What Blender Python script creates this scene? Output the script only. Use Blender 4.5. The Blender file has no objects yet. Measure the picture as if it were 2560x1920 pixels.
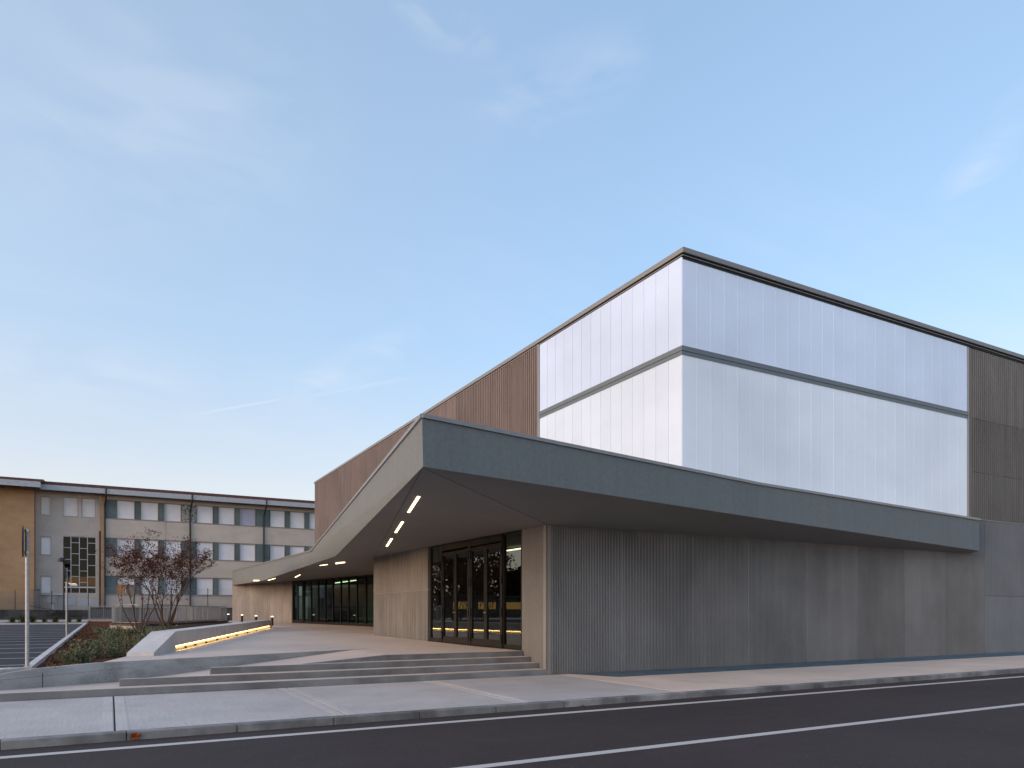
import bpy, math, random
from mathutils import Vector
random.seed(11)
R = math.radians
C = bpy.context.scene.collection
EXPO = 2.0
# ------------------------------------------------------------------ helpers
class MB:
    """collects vertices and faces, then links them as ONE mesh object"""
    def __init__(s): s.v = []; s.f = []
    def add(s, vs, fs):
        n = len(s.v); s.v += [tuple(p) for p in vs]; s.f += [tuple(i + n for i in f) for f in fs]; return s
    def quad(s, *p): return s.add(p, [tuple(range(len(p)))])
    def box(s, x0, x1, y0, y1, z0, z1):
        return s.hexa([(x0,y0),(x1,y0),(x1,y1),(x0,y1)], z0, z1)
    def hexa(s, poly, z0, z1):
        """prism over a plan polygon; z0 / z1 a number or one value per corner"""
        n = len(poly)
        a = z0 if isinstance(z0, (list, tuple)) else [z0]*n
        b = z1 if isinstance(z1, (list, tuple)) else [z1]*n
        vs = [(p[0],p[1],a[i]) for i,p in enumerate(poly)] + [(p[0],p[1],b[i]) for i,p in enumerate(poly)]
        fs = [tuple(range(n-1,-1,-1)), tuple(range(n,2*n))] + [(i,(i+1)%n,n+(i+1)%n,n+i) for i in range(n)]
        return s.add(vs, fs)
    def beam(s, p0, p1, w, z0, z1, w2=None):
        """vertical-sided bar along the plan line p0-p1, half widths w (left) and w2 (right)"""
        w2 = w if w2 is None else w2
        d = Vector((p1[0]-p0[0], p1[1]-p0[1])).normalized(); nx, ny = -d.y, d.x
        za = z0 if isinstance(z0,(list,tuple)) else (z0,z0); zb = z1 if isinstance(z1,(list,tuple)) else (z1,z1)
        return s.hexa([(p0[0]-nx*w2,p0[1]-ny*w2),(p1[0]-nx*w2,p1[1]-ny*w2),(p1[0]+nx*w,p1[1]+ny*w),(p0[0]+nx*w,p0[1]+ny*w)],
                      [za[0],za[1],za[1],za[0]], [zb[0],zb[1],zb[1],zb[0]])
    def tube(s, p0, p1, r0, r1=None, n=8, cap=True):
        r1 = r0 if r1 is None else r1
        p0, p1 = Vector(p0), Vector(p1); d = (p1-p0)
        if d.length < 1e-6: return s
        d.normalize(); u = d.orthogonal().normalized(); w = d.cross(u)
        vs = []
        for p, r in ((p0,r0),(p1,r1)):
            for i in range(n):
                a = 2*math.pi*i/n; vs.append(p + u*(r*math.cos(a)) + w*(r*math.sin(a)))
        fs = [(i,(i+1)%n,n+(i+1)%n,n+i) for i in range(n)]
        if cap: fs += [tuple(range(n-1,-1,-1)), tuple(range(n,2*n))]
        return s.add(vs, fs)
    def lathe(s, prof, cx, cy, n=16):
        vs = []; m = len(prof)
        for i in range(n):
            a = 2*math.pi*i/n
            vs += [(cx+r*math.cos(a), cy+r*math.sin(a), z) for r, z in prof]
        fs = [(i*m+j, ((i+1)%n)*m+j, ((i+1)%n)*m+j+1, i*m+j+1) for i in range(n) for j in range(m-1)]
        return s.add(vs, fs)
    def ribs(s, p0, p1, z0, z1, pitch, depth, out, duty=.5):
        """vertical trapezoid ribs along the plan line p0-p1, standing out towards 'out'"""
        d = Vector((p1[0]-p0[0], p1[1]-p0[1])); L = d.length; d.normalize(); o = Vector(out).normalized()
        n = max(1, round(L/pitch)); q = L/n; e = q*.12; pts = []
        for i in range(n):
            b = i*q; g = q*(1-duty)
            pts += [(b,0),(b+g-e,0),(b+g,depth),(b+q-e,depth)]
        pts.append((L,0))
        za = z0 if isinstance(z0,(list,tuple)) else (z0,z0); zb = z1 if isinstance(z1,(list,tuple)) else (z1,z1)
        vs = []
        for t, h in pts:
            x = p0[0]+d.x*t+o.x*h; y = p0[1]+d.y*t+o.y*h; k = t/L
            vs += [(x,y,za[0]+(za[1]-za[0])*k), (x,y,zb[0]+(zb[1]-zb[0])*k)]
        return s.add(vs, [(2*i,2*i+2,2*i+3,2*i+1) for i in range(len(pts)-1)])
    def build(s, name, m, parent=None, tone=None, bevel=0, smooth=False):
        me = bpy.data.meshes.new(name); me.from_pydata(s.v, [], s.f); me.update()
        if m: me.materials.append(m)
        o = bpy.data.objects.new(name, me); C.objects.link(o)
        if parent is not None:
            o.parent = parent
            if parent.type == 'EMPTY': o.location = -parent.location
        if tone is not None: o.color = (tone, tone, tone, 1) if not isinstance(tone, tuple) else (*tone, 1)
        if bevel:
            b = o.modifiers.new('bevel', 'BEVEL'); b.width = bevel; b.segments = 2; b.limit_method = 'ANGLE'
        if smooth:
            for p in me.polygons: p.use_smooth = True
        return o
def thing(name, label, cat, loc=(0,0,0), group=None):
    o = bpy.data.objects.new(name, None); C.objects.link(o); o.location = loc; o.empty_display_size = .2
    o['label'] = label; o['category'] = cat
    if group: o['group'] = group
    return o
def tag(o, label, cat, group=None):
    o['label'] = label; o['category'] = cat
    if group: o['group'] = group
    return o
def kind(o, k): o['kind'] = k; return o
def dup(root, loc, rz=0, sc=1, label=None):
    r = root.copy(); C.objects.link(r); r.location = loc; r.rotation_euler = (0,0,rz); r.scale = (sc,sc,sc)
    if label: r['label'] = label
    for ch in list(root.children):
        c = ch.copy(); C.objects.link(c); c.parent = r
        for g in list(ch.children):
            h = g.copy(); C.objects.link(h); h.parent = c
    return r
# ------------------------------------------------------------------ materials
class NT:
    def __init__(s, name):
        s.m = bpy.data.materials.new(name); s.m.use_nodes = True; s.t = s.m.node_tree
        s.b = s.t.nodes['Principled BSDF']; s.out = s.t.nodes['Material Output']
    def n(s, typ, **kw):
        x = s.t.nodes.new(typ)
        for k, v in kw.items(): setattr(x, k, v)
        return x
    def l(s, a, b): s.t.links.new(a, b)
    def coord(s, scale=(1,1,1), rot=(0,0,0)):
        tc = s.n('ShaderNodeTexCoord'); mp = s.n('ShaderNodeMapping')
        mp.inputs['Scale'].default_value = scale; mp.inputs['Rotation'].default_value = rot
        s.l(tc.outputs['Object'], mp.inputs['Vector']); return mp.outputs[0]
    def noise(s, vec, scale, detail=4, rough=.55):
        x = s.n('ShaderNodeTexNoise'); x.inputs['Scale'].default_value = scale
        x.inputs['Detail'].default_value = detail; x.inputs['Roughness'].default_value = rough
        s.l(vec, x.inputs['Vector']); return x.outputs['Fac']
    def rng(s, v, a, b, c, d):
        x = s.n('ShaderNodeMapRange'); s.l(v, x.inputs[0])
        for i, q in enumerate((a,b,c,d)): x.inputs[i+1].default_value = q
        return x.outputs[0]
    def mul(s, a, b, op='MULTIPLY'):
        x = s.n('ShaderNodeMath', operation=op)
        for i, q in enumerate((a,b)):
            if isinstance(q, (int,float)): x.inputs[i].default_value = q
            else: s.l(q, x.inputs[i])
        return x.outputs[0]
    def mix(s, fac, a, b, blend='MIX'):
        x = s.n('ShaderNodeMix', data_type='RGBA', blend_type=blend)
        if isinstance(fac,(int,float)): x.inputs[0].default_value = fac
        else: s.l(fac, x.inputs[0])
        for i, q in ((6,a),(7,b)):
            if isinstance(q, tuple): x.inputs[i].default_value = (*q[:3], 1)
            else: s.l(q, x.inputs[i])
        return x.outputs[2]
    def scaled(s, col, fac):
        x = s.n('ShaderNodeVectorMath', operation='SCALE')
        if isinstance(col, tuple): x.inputs[0].default_value = col[:3]
        else: s.l(col, x.inputs[0])
        s.l(fac, x.inputs[3]); return x.outputs[0]
    def bump(s, h, strength, dist=.01):
        x = s.n('ShaderNodeBump'); x.inputs['Strength'].default_value = strength; x.inputs['Distance'].default_value = dist
        s.l(h, x.inputs['Height']); s.l(x.outputs[0], s.b.inputs['Normal'])
    def fin(s, col, rough=.7, spec=.3, metal=0):
        if isinstance(col, tuple): s.b.inputs['Base Color'].default_value = (*col[:3],1)
        else: s.l(col, s.b.inputs['Base Color'])
        s.b.inputs['Roughness'].default_value = rough; s.b.inputs['Specular IOR Level'].default_value = spec
        s.b.inputs['Metallic'].default_value = metal; return s.m
def concrete(name, col, var=.22, big=.5, fine=25, streak=None, svar=.2, stain=0, staincol=(.08,.08,.085), pits=0, bump=.15, tone=True, warm=0, rough=.75, broom=None):
    t = NT(name); v = t.coord()
    f = t.rng(t.noise(v, big, 5), .3, .7, 1-var, 1+var)
    f = t.mul(f, t.rng(t.noise(v, fine, 3, .6), .3, .7, .92, 1.08))
    h = t.noise(v, fine*3, 3)
    if streak:
        sv = t.coord(streak)
        sn = t.noise(sv, 1, 5, .65)
        f = t.mul(f, t.rng(sn, .3, .7, 1-svar, 1+svar)); h = sn
    if broom:
        bn = t.noise(t.coord(broom, (0,0,.06)), 1, 3, .7)
        f = t.mul(f, t.rng(bn, .3, .7, .9, 1.09)); h = bn
    c = t.scaled(col, f)
    if warm:
        c = t.mix(t.rng(t.noise(v, .35, 3), .45, .65, 0, warm), c, t.scaled((col[0]*1.12,col[1]*.98,col[2]*.84), f))
    if stain:
        c = t.mix(t.rng(t.noise(v, .9, 6, .6), .52, .66, 0, stain), c, staincol)
    if pits:
        vo = t.n('ShaderNodeTexVoronoi'); vo.inputs['Scale'].default_value = pits; t.l(v, vo.inputs['Vector'])
        pr = t.rng(t.noise(v, 2.2, 2), .45, .6, .0, .16)
        k = t.mul(vo.outputs['Distance'], pr, 'LESS_THAN')
        c = t.mix(t.mul(k, .75), c, (.03,.03,.032))
    if tone:
        oi = t.n('ShaderNodeObjectInfo'); c = t.mix(1.0, c, oi.outputs['Color'], 'MULTIPLY')
    t.bump(h, bump); return t.fin(c, rough, .3)
def plain(name, col, rough=.5, metal=0, spec=.4, var=.1, scale=6):
    t = NT(name); v = t.coord()
    c = t.scaled(col, t.rng(t.noise(v, scale, 4), .3, .7, 1-var, 1+var))
    return t.fin(c, rough, spec, metal)
def emit(name, col, st):
    t = NT(name); t.b.inputs['Base Color'].default_value = (.05,.05,.05,1)
    t.b.inputs['Emission Color'].default_value = (*col,1); t.b.inputs['Emission Strength'].default_value = st; return t.m
def glass(name, tint, ior=1.6, refl=1.0):
    t = NT(name); t.t.nodes.remove(t.b)
    tr = t.n('ShaderNodeBsdfTransparent'); tr.inputs[0].default_value = (*tint,1)
    gl = t.n('ShaderNodeBsdfGlossy'); gl.inputs['Roughness'].default_value = 0.004; gl.inputs[0].default_value = (.92,.95,.9,1)
    fr = t.n('ShaderNodeFresnel'); fr.inputs[0].default_value = ior
    nz = t.noise(t.coord(), .6, 1); bp = t.n('ShaderNodeBump'); bp.inputs['Strength'].default_value = .02; bp.inputs['Distance'].default_value = .05
    t.l(nz, bp.inputs['Height']); t.l(bp.outputs[0], gl.inputs['Normal'])
    mx = t.n('ShaderNodeMixShader'); t.l(t.mul(fr.outputs[0], refl), mx.inputs[0]); t.l(tr.outputs[0], mx.inputs[1]); t.l(gl.outputs[0], mx.inputs[2])
    t.l(mx.outputs[0], t.out.inputs[0]); return t.m

M = {}
M['rib'] = concrete('ribbed_concrete', (.225,.238,.25), .16, .45, 18, (2.2,2.2,.2), .09, bump=.06)
M['smooth'] = concrete('smooth_concrete', (.2,.208,.215), .14, .45, 22, (8,8,.3), .06, bump=.08)
M['upper'] = concrete('upper_ribbed_concrete', (.178,.168,.162), .12, .3, 15, (3,3,.3), .15, bump=.1)
M['board'] = concrete('board_marked_concrete', (.158,.152,.147), .2, .5, 20, (14,14,.35), .34, bump=.5, stain=.25, staincol=(.13,.12,.11))
M['plaza'] = concrete('plaza_concrete', (.62,.53,.475), .1, .35, 30, broom=(2.5,22,1), bump=.05, warm=.5, tone=False)
M['walk'] = concrete('sidewalk_concrete', (.505,.472,.46), .1, .5, 30, broom=(45,1.2,1), bump=.12, tone=True, warm=.2, stain=.28, staincol=(.33,.32,.325))
M['step'] = concrete('step_concrete', (.19,.195,.2), .2, .8, 40, (1.2,1.2,3), .2, stain=.6, staincol=(.12,.12,.125), pits=26, bump=.15)
M['retain'] = concrete('retaining_concrete', (.37,.37,.37), .2, .7, 40, (.8,.8,4), .18, stain=.6, staincol=(.15,.15,.15), pits=13, bump=.15)
M['kerb'] = concrete('kerb_stone', (.22,.22,.222), .22, 1.2, 45, (1.2,1.2,1.2), .3, stain=.8, staincol=(.075,.072,.072), bump=.3)
M['bench'] = concrete('bench_concrete', (.6,.575,.56), .08, .8, 30, (3,3,.8), .1, bump=.05)
M['strip'] = concrete('paver_stone', (.10,.15,.185), .18, 1.5, 30, (3,.6,1), .12, tone=False, bump=.1)
M['soffit'] = plain('soffit_render', (.19,.185,.178), .8, var=.04, scale=1)
M['fascia'] = concrete('fascia_render', (.19,.212,.218), .03, .5, 12, (6,6,.25), .05, bump=.01, tone=False)
M['coping'] = plain('coping_metal', (.27,.275,.28), .42, .3, var=.06)
M['roofmetal'] = plain('roof_metal', (.27,.265,.26), .5, .2, var=.05)
M['trim'] = plain('trim_aluminium', (.32,.33,.34), .4, .5, var=.05)
M['transom'] = plain('transom_metal', (.17,.195,.21), .45, .3, var=.05)
M['dark'] = plain('dark_gap', (.012,.012,.012), .7)
M['bronze'] = plain('bronze_frame', (.014,.011,.0095), .4, .4)
M['black'] = plain('black_frame', (.012,.012,.012), .45, .2)
M['steel'] = plain('galvanised_steel', (.36,.385,.41), .45, .5, var=.12, scale=12)
M['railsteel'] = plain('rail_steel', (.26,.29,.32), .5, .3, var=.1)
M['anthracite'] = plain('anthracite_paint', (.03,.032,.036), .5)
M['chrome'] = plain('handle_steel', (.45,.44,.42), .3, .9)
M['glass'] = glass('door_glass', (.42,.52,.44), 1.62, 1.6)
M['glassg'] = glass('curtain_glass', (.32,.52,.42), 1.5, 1.1)
M['winglass'] = glass('window_glass', (.3,.3,.32), 1.45, .7)
M['inwall'] = plain('interior_plaster', (.20,.20,.15), .8)
M['indark'] = plain('interior_dark', (.09,.09,.08), .7)
M['infloor'] = plain('interior_floor_resin', (.16,.16,.15), .35)
M['orange'] = plain('interior_timber', (.42,.15,.05), .5)
M['mint'] = plain('interior_column', (.45,.6,.48), .6)
M['lamp'] = emit('warm_lamp', (1,.68,.36), 1.7)
M['led'] = emit('led_strip', (1,.64,.24), 3.6)
M['lampin'] = emit('interior_lamp', (1,.85,.6), 1.1)
M['cap'] = emit('bollard_lens', (1,.88,.66), .75)
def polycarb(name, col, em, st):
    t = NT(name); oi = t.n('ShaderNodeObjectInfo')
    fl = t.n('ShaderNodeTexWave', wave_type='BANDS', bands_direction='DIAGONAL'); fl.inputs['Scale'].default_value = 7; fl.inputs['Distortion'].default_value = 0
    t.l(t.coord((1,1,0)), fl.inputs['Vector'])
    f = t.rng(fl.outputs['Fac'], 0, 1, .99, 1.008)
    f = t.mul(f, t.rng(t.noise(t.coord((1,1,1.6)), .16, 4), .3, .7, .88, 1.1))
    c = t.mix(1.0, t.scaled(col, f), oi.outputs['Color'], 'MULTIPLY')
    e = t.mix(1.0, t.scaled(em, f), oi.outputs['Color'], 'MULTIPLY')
    t.l(e, t.b.inputs['Emission Color']); t.b.inputs['Emission Strength'].default_value = st  # emission stands in for interior light passing through the sheets
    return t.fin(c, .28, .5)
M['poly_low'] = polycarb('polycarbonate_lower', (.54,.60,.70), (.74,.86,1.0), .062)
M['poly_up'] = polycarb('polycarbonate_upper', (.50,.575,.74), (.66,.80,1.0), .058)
# school
M['plaster'] = concrete('school_plaster', (.62,.54,.465), .07, .4, 14, (.5,.5,1.5), .07, stain=.12, staincol=(.25,.22,.19), bump=.1)
M['ochre'] = concrete('ochre_plaster', (.47,.295,.165), .12, .35, 14, (.6,.6,1.5), .1, stain=.25, staincol=(.36,.23,.13), bump=.1)
M['shutter'] = None
def shutter():
    t = NT('roller_shutter'); w = t.n('ShaderNodeTexWave', wave_type='BANDS', bands_direction='Z'); w.inputs['Scale'].default_value = 3.2
    w.inputs['Distortion'].default_value = 0; t.l(t.coord(), w.inputs['Vector'])
    f = t.mul(t.rng(w.outputs['Fac'], 0, .35, .86, 1.0), t.rng(t.noise(t.coord(), .8, 4), .3, .7, .93, 1.05))
    oi = t.n('ShaderNodeObjectInfo')
    return t.fin(t.mix(1.0, t.scaled((.93,.91,.92), f), oi.outputs['Color'], 'MULTIPLY'), .5)
M['shutter'] = shutter()
M['green'] = concrete('infill_green', (.14,.185,.185), .16, 1.2, 14, bump=.05)
def peeled():
    t = NT('peeling_paint'); v = t.coord((1,1,1))
    k = t.rng(t.noise(v, 4.5, 4, .7), .47, .5, 0, 1)
    return t.fin(t.mix(k, (.12,.175,.18), (.47,.40,.36)), .8)
M['peel'] = peeled()
M['winframe'] = plain('window_frame', (.42,.365,.32), .6)
M['whiteframe'] = plain('white_frame', (.55,.57,.6), .5)
M['tile'] = plain('roof_tiles', (.13,.062,.05), .8, var=.25, scale=3)
M['gutter'] = plain('gutter_metal', (.45,.47,.5), .45, .3, var=.1)
M['whitepaint'] = plain('white_patch', (.6,.6,.62), .7, var=.06)
M['blackwall'] = concrete('blackened_concrete', (.05,.05,.05), .5, .8, 12, (.6,.6,1.5), .4, stain=.5, staincol=(.15,.15,.15), bump=.2)
M['asphalt'] = None
def asphalt(name, col, tone=1):
    t = NT(name); v = t.coord()
    f = t.mul(t.rng(t.noise(v, .25, 4), .3, .7, .88, 1.13), t.mul(t.rng(t.noise(v, 70, 3, .8), .3, .7, .55, 1.45), t.rng(t.noise(v, 2.2, 5, .7), .3, .7, .9, 1.1)))
    f = t.mul(f, t.rng(t.noise(t.coord((.12,1.6,1)), .7, 4), .3, .7, .92, 1.08))
    c = t.scaled(col, f)
    vo = t.n('ShaderNodeTexVoronoi'); vo.inputs['Scale'].default_value = 9; t.l(v, vo.inputs['Vector'])
    c = t.mix(t.mul(t.mul(vo.outputs['Distance'], .075, 'LESS_THAN'), .55), c, (.3,.29,.28))
    t.bump(t.noise(v, 120, 2), .35, .006); return t.fin(c, .82, .25)
M['asphalt'] = asphalt('asphalt', (.050,.0385,.0365))
M['asphalt2'] = asphalt('parking_asphalt', (.048,.038,.038))
def paint(name, col, wear):
    t = NT(name); v = t.coord(); k = t.mul(t.rng(t.noise(v, 38, 4, .8), wear-.06, wear+.08, 0, .8), t.rng(t.noise(v, 1.1, 3), .35, .6, .25, 1))
    return t.fin(t.mix(k, col, tuple(q*.45 for q in col)), .65)
M['paint'] = paint('road_paint', (.56,.53,.51), .6)
M['bluepaint'] = paint('parking_paint', (.34,.46,.58), .62)
M['whitekerb'] = concrete('white_kerb', (.60,.58,.57), .15, 1.5, 40, stain=.3, staincol=(.25,.25,.25), tone=False, bump=.2)
def mulch():
    t = NT('bark_mulch'); v = t.coord()
    n1 = t.noise(v, 14, 4, .75); c = t.mix(t.rng(n1, .35, .65, 0, 1), (.05,.018,.011), (.21,.075,.042))
    c = t.mix(t.rng(t.noise(v, .7, 3), .5, .62, 0, .5), c, (.04,.035,.014))
    t.bump(n1, 1.0, .06); return t.fin(c, .95, .1)
M['mulch'] = mulch()
def leaf(name, a, b, rough=.7):
    t = NT(name); g = t.n('ShaderNodeNewGeometry')
    return t.fin(t.mix(g.outputs['Random Per Island'], a, b), rough, .2)
M['redleaf'] = leaf('autumn_leaf', (.035,.014,.009), (.15,.045,.025))
M['sage'] = leaf('sage_leaf', (.075,.09,.045), (.20,.215,.13))
M['grass'] = leaf('grass_blade', (.03,.05,.014), (.09,.115,.035))
M['ground'] = leaf('ground_cover_leaf', (.05,.045,.018), (.15,.075,.035))
M['tree'] = leaf('dark_leaf', (.012,.02,.008), (.05,.06,.02))
M['treered'] = leaf('russet_leaf', (.03,.012,.006), (.08,.03,.015))
M['bark'] = concrete('tree_bark', (.10,.068,.052), .2, 3, 30, (6,6,1), .3, tone=False, bump=.3)
M['dead'] = leaf('dead_leaf', (.20,.042,.012), (.30,.075,.02))
M['straw'] = leaf('straw_flower', (.4,.3,.18), (.55,.42,.28))
M['signback'] = plain('sign_back', (.03,.032,.035), .5)
M['cabinet'] = concrete('cabinet_concrete', (.14,.142,.145), .1, 2, 20, tone=False)
M['meter'] = plain('meter_box_metal', (.3,.3,.3), .5)
M['beige'] = concrete('beige_render', (.42,.35,.29), .1, 1, 20, tone=False)
M['soil'] = plain('bare_earth', (.09,.075,.06), .9, var=.3, scale=1)

def G(y): return .6 + .0083*(y-17.7)          # rising parking lot and planting bed
def P(y): return .69 + .0069*max(0, y-20)     # plaza
def RW(x): return 17.45 + .44*x               # retaining wall line
# ------------------------------------------------------------------ ground
kind(MB().quad((-600,-600,-.12),(600,-600,-.12),(600,600,-.12),(-600,600,-.12)).build('ground', M['soil']), 'structure')
kind(MB().quad((-120,-12,0),(160,-12,0),(160,11.2,0),(-120,11.2,0)).build('road', M['asphalt']), 'structure')
kind(MB().hexa([(-60,10.68),(80,10.30),(80,10.46),(-60,10.84)], .002, .005).build('edge_marking', M['paint']), 'structure')
kind(MB().box(-60,80,7.29,7.45,.002,.005).build('lane_marking', M['paint']), 'structure')
# sidewalk slabs between joints, kerb stones
def SW(y): return .115 + .015*(y-11.38)/4.5
jt = [-9.8,-6.5,-3.25,.06,3.3,6.6,10.2]
mb = MB()
for i,(a,b) in enumerate(zip([-40]+jt, jt+[80])):
    g = .012
    o = MB().hexa([(a+g,11.40),(b-g,11.40),(b-g,15.93),(a+g,15.93)], -.1, [SW(11.4)]*2+[SW(15.93)]*2)
    o = o.build('sidewalk', M['walk'], tone=(1.32,1.17,1.02) if a > 9 else (random.uniform(.95,1.03),)*3, bevel=.006); kind(o,'structure')
kind(MB().quad((-40,11.3,.09),(80,11.3,.09),(80,15.9,.1),(-40,15.9,.1)).build('sidewalk_bed', M['dark']), 'structure')
for xj in (.06, 3.3, 6.6):                    # smooth trowelled margins either side of the joints
    for s in (-1, 1):
        kind(MB().hexa([(xj+s*.025,11.42),(xj+s*.17,11.42),(xj+s*.17,15.9),(xj+s*.025,15.9)], SW(11.4)-.02, [SW(11.42)+.003]*2+[SW(15.9)+.003]*2).build('sidewalk_margin', M['walk'], tone=1.07), 'structure')
x = -14.0
rk = random.Random(4)
while x < 60:
    L = 1.42; xj = .145
    o = MB().box(x+.004, x+L-.004, 11.2, 11.392, -.1, .117).build('kerb', M['kerb'], tone=rk.uniform(.82,1.12), bevel=.014); kind(o,'structure'); x += L
kind(MB().hexa([(11.1,14.6),(80,14.6),(80,15.93),(10.5,15.93)], .1, [SW(14.6)+.004]*2+[SW(15.93)+.004]*2).build('paver_strip', M['strip']), 'structure')
# plaza
pl = MB()
def pz(p): return (p[0],p[1],P(p[1]))
A_ = [(6.47,20.297),(6.02,17.22),(9.86,17.22),(9.86,24)]
pl.quad(*[pz(p) for p in ((-.2,17.362),(.42,20.0),(1.55,21.6),(6.47,20.297))][::-1])
pl.quad(*[pz(p) for p in ((6.47,20.297),(6.02,17.22),(9.86,17.22),(9.86,20.297))])
prev = None
rows = [(20.297,6.47,9.86),(21.6,1.55,9.86),(30.1,4.1,9.86)]
pl.quad(pz((1.55,21.6)),pz((6.47,20.297)),pz((9.86,20.297)),pz((9.86,21.6)))
pl.quad(pz((1.55,21.6)),pz((9.86,21.6)),pz((9.86,30.1)),pz((4.11,30.1)))
pl.quad(pz((4.11,30.1)),pz((14.6,30.1)),pz((14.13,43.02)),pz((8.0,43.0)))
pl.quad(pz((8.0,43.0)),pz((14.13,43.02)),pz((11.89,55.47)),pz((8.0,55.47)))
pl.quad(pz((8.0,55.47)),pz((11.89,55.47)),pz((9.19,66.23)),pz((8.0,67)))
kind(pl.build('plaza', M['plaza']), 'structure')
# ramp beside the steps
def RZ(x): return .272 if x <= .16 else min(.69, .272 + (.69-.272)*(x-.16)/(6.02-.16))
rp = MB()
for a, b, fa, fb in ((-12,-1.8,15.97,15.97),(-1.8,.16,15.97,15.97),(.16,1.89,16.53,16.53),(1.89,3.96,16.96,17.0),(3.96,6.02,17.03,17.2)):
    ya = RW(a)+.02 if a > -4 else 16.6
    rp.quad((a,fa,RZ(a)-.001),(b,fb,RZ(b)-.001),(b,RW(b)+.02,RZ(b)-.001),(a,ya,RZ(a)-.001))
rp.quad((6.02,17.2,.689),(6.03,17.23,.69),(6.47,20.297,.69),(6.02,20.09,.69))
kind(rp.build('ramp', M['plaza']), 'structure')
st = thing('entrance_steps', 'four low grey concrete steps running up to the glazed doors', 'steps', (5,16.5,.13))
sy = [15.95,16.38,16.80,17.2]; sx = [-40,.16,1.89,6.02]
for i in range(4):
    z0, z1 = .05, .13+.14*(i+1)
    far = [17.4,17.4,17.35,17.22][i]
    xs = [sx[i]] + [v for v in (3.4,6.6,9.0) if v > sx[i]+.5] + [9.86]
    m_ = MB()
    if i == 0: m_.box(-40, 9.86, sy[0], 16.45, z0, z1-.001)
    elif i == 1: m_.hexa([(.16,sy[1]),(9.86,sy[1]),(9.86,16.86),(1.95,16.86),(1.95,16.55),(.16,16.55)], z0, z1)
    elif i == 2: m_.hexa([(1.89,sy[2]),(9.86,sy[2]),(9.86,17.26),(5.9,17.26),(3.96,17.05),(3.96,16.98),(1.89,16.98)], z0, z1)
    else: m_.box(6.02, 9.86, sy[3], 17.3, z0, z1-.002)
    so_ = m_.build('step', M['step'], st, tone=[1.05,.9,.88,.92][i], bevel=.012)
    td = MB(); e_ = .022
    if i == 0: td.quad((-40,sy[0]+e_,z1+.003),(9.85,sy[0]+e_,z1+.003),(9.85,16.375,z1+.003),(.15,16.375,z1+.003),(.15,16.0,z1+.003),(-40,16.0,z1+.003))
    elif i == 1: td.quad((.18,sy[1]+e_,z1+.003),(9.85,sy[1]+e_,z1+.003),(9.85,16.795,z1+.003),(1.88,16.795,z1+.003),(1.88,16.53,z1+.003),(.18,16.53,z1+.003))
    elif i == 2: td.quad((1.91,sy[2]+e_,z1+.003),(9.85,sy[2]+e_,z1+.003),(9.85,17.195,z1+.003),(6.02,17.19,z1+.003),(3.9,16.975,z1+.003),(1.91,16.975,z1+.003))
    if i < 3: td.build('tread', M['plaza'], so_)
# low wedge kerb between the ramp and the third step
MB().hexa([(3.9,16.98),(6.018,17.195),(6.018,17.32),(3.9,17.1)], .3, [.552,.691,.691,.552]).build('ramp_edge', M['step'], st, tone=.95, bevel=.008)
# retaining wall
rw = thing('retaining_wall', 'low pitted grey concrete wall holding up the planting bed and plaza edge', 'wall', (0,17.4,.2))
px = [-1.9,-1.27,-.2,.36]
ptop = [.565,.645,.697,.694]
for a,b,za,zb in ((-1.9,-1.27,.565,.645),(-1.27,-.2,.645,.697),(-.2,.36,.697,.694),(.36,6.47,.694,.694)):
    MB().beam((a,RW(a)),(b,RW(b)),.14,.1,(za,zb),0).build('wall_length', M['retain'], rw, tone=1.0)
MB().hexa([(-40,16.5),(-1.9,RW(-1.9)),(-1.96,RW(-1.9)+.15),(-40,16.65)], .1, .565).build('wall_length', M['retain'], rw, tone=1.0)
for xa in (-1.16,):
    MB().beam((xa-.006,RW(xa)),(xa+.006,RW(xa)),-.001,.27,.55,.003).build('joint', M['dark'], rw)
MB().beam((-1.9,RW(-1.9)),(.42,RW(.42)),-.001,(.46,.555),(.464,.559),.002).build('joint', M['dark'], rw)
# planting bed, parking lot
def SZ(x, y): return G(y) + .015*math.exp(-((x-1.2)**2)/4)*min(1,max(0,(y-19)/8)) + .03*math.sin(x*3.1+y*1.7)*min(1,max(0,(y-18.2)/3))
sb = MB(); ny = 60
for j in range(ny):
    for i in range(10):
        def pt(i,j):
            y = 17.0 + (67-17.0)*j/ny
            xr = 8.0 if y > 43 else (1.2+.302*(y-21.6) if y > 20.5 else .45)
            if y < 20: xr = max(-.25, min(.45, -.2 + (y-17.3)*.24))
            xl = -1.42
            x = xl + (xr-xl)*i/10
            yy = max(y, RW(x)+.13)
            return (x, yy, SZ(x, yy)-.02)
        sb.quad(pt(i,j),pt(i+1,j),pt(i+1,j+1),pt(i,j+1))
kind(sb.build('planting_bed', M['mulch'], smooth=True), 'structure')
kind(MB().quad((-80,16.6,G(16.6)-.02),(-2.0,16.7,G(16.7)-.02),(-1.4,17.2,G(17.2)-.02),(-1.4,110,G(110)-.02),(-80,110,G(110)-.02)).build('parking_lot', M['asphalt2']), 'structure')
kind(MB().quad((-1.5,66,G(66)-.06),(60,66,G(66)-.06),(60,110,G(110)-.06),(-1.5,110,G(110)-.06)).build('earth', M['soil']), 'structure')
mk = MB(); y = 19.0
while y < 57:
    mk.hexa([(-7.6,y),(-1.6,y),(-1.6,y+.1),(-7.6,y+.1)], [G(y)-.016]*4, [G(y)-.012,G(y)-.012,G(y+.1)-.012,G(y+.1)-.012]); y += 2.42
kind(mk.build('parking_marking', M['bluepaint']), 'structure')
kb = MB()
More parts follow.
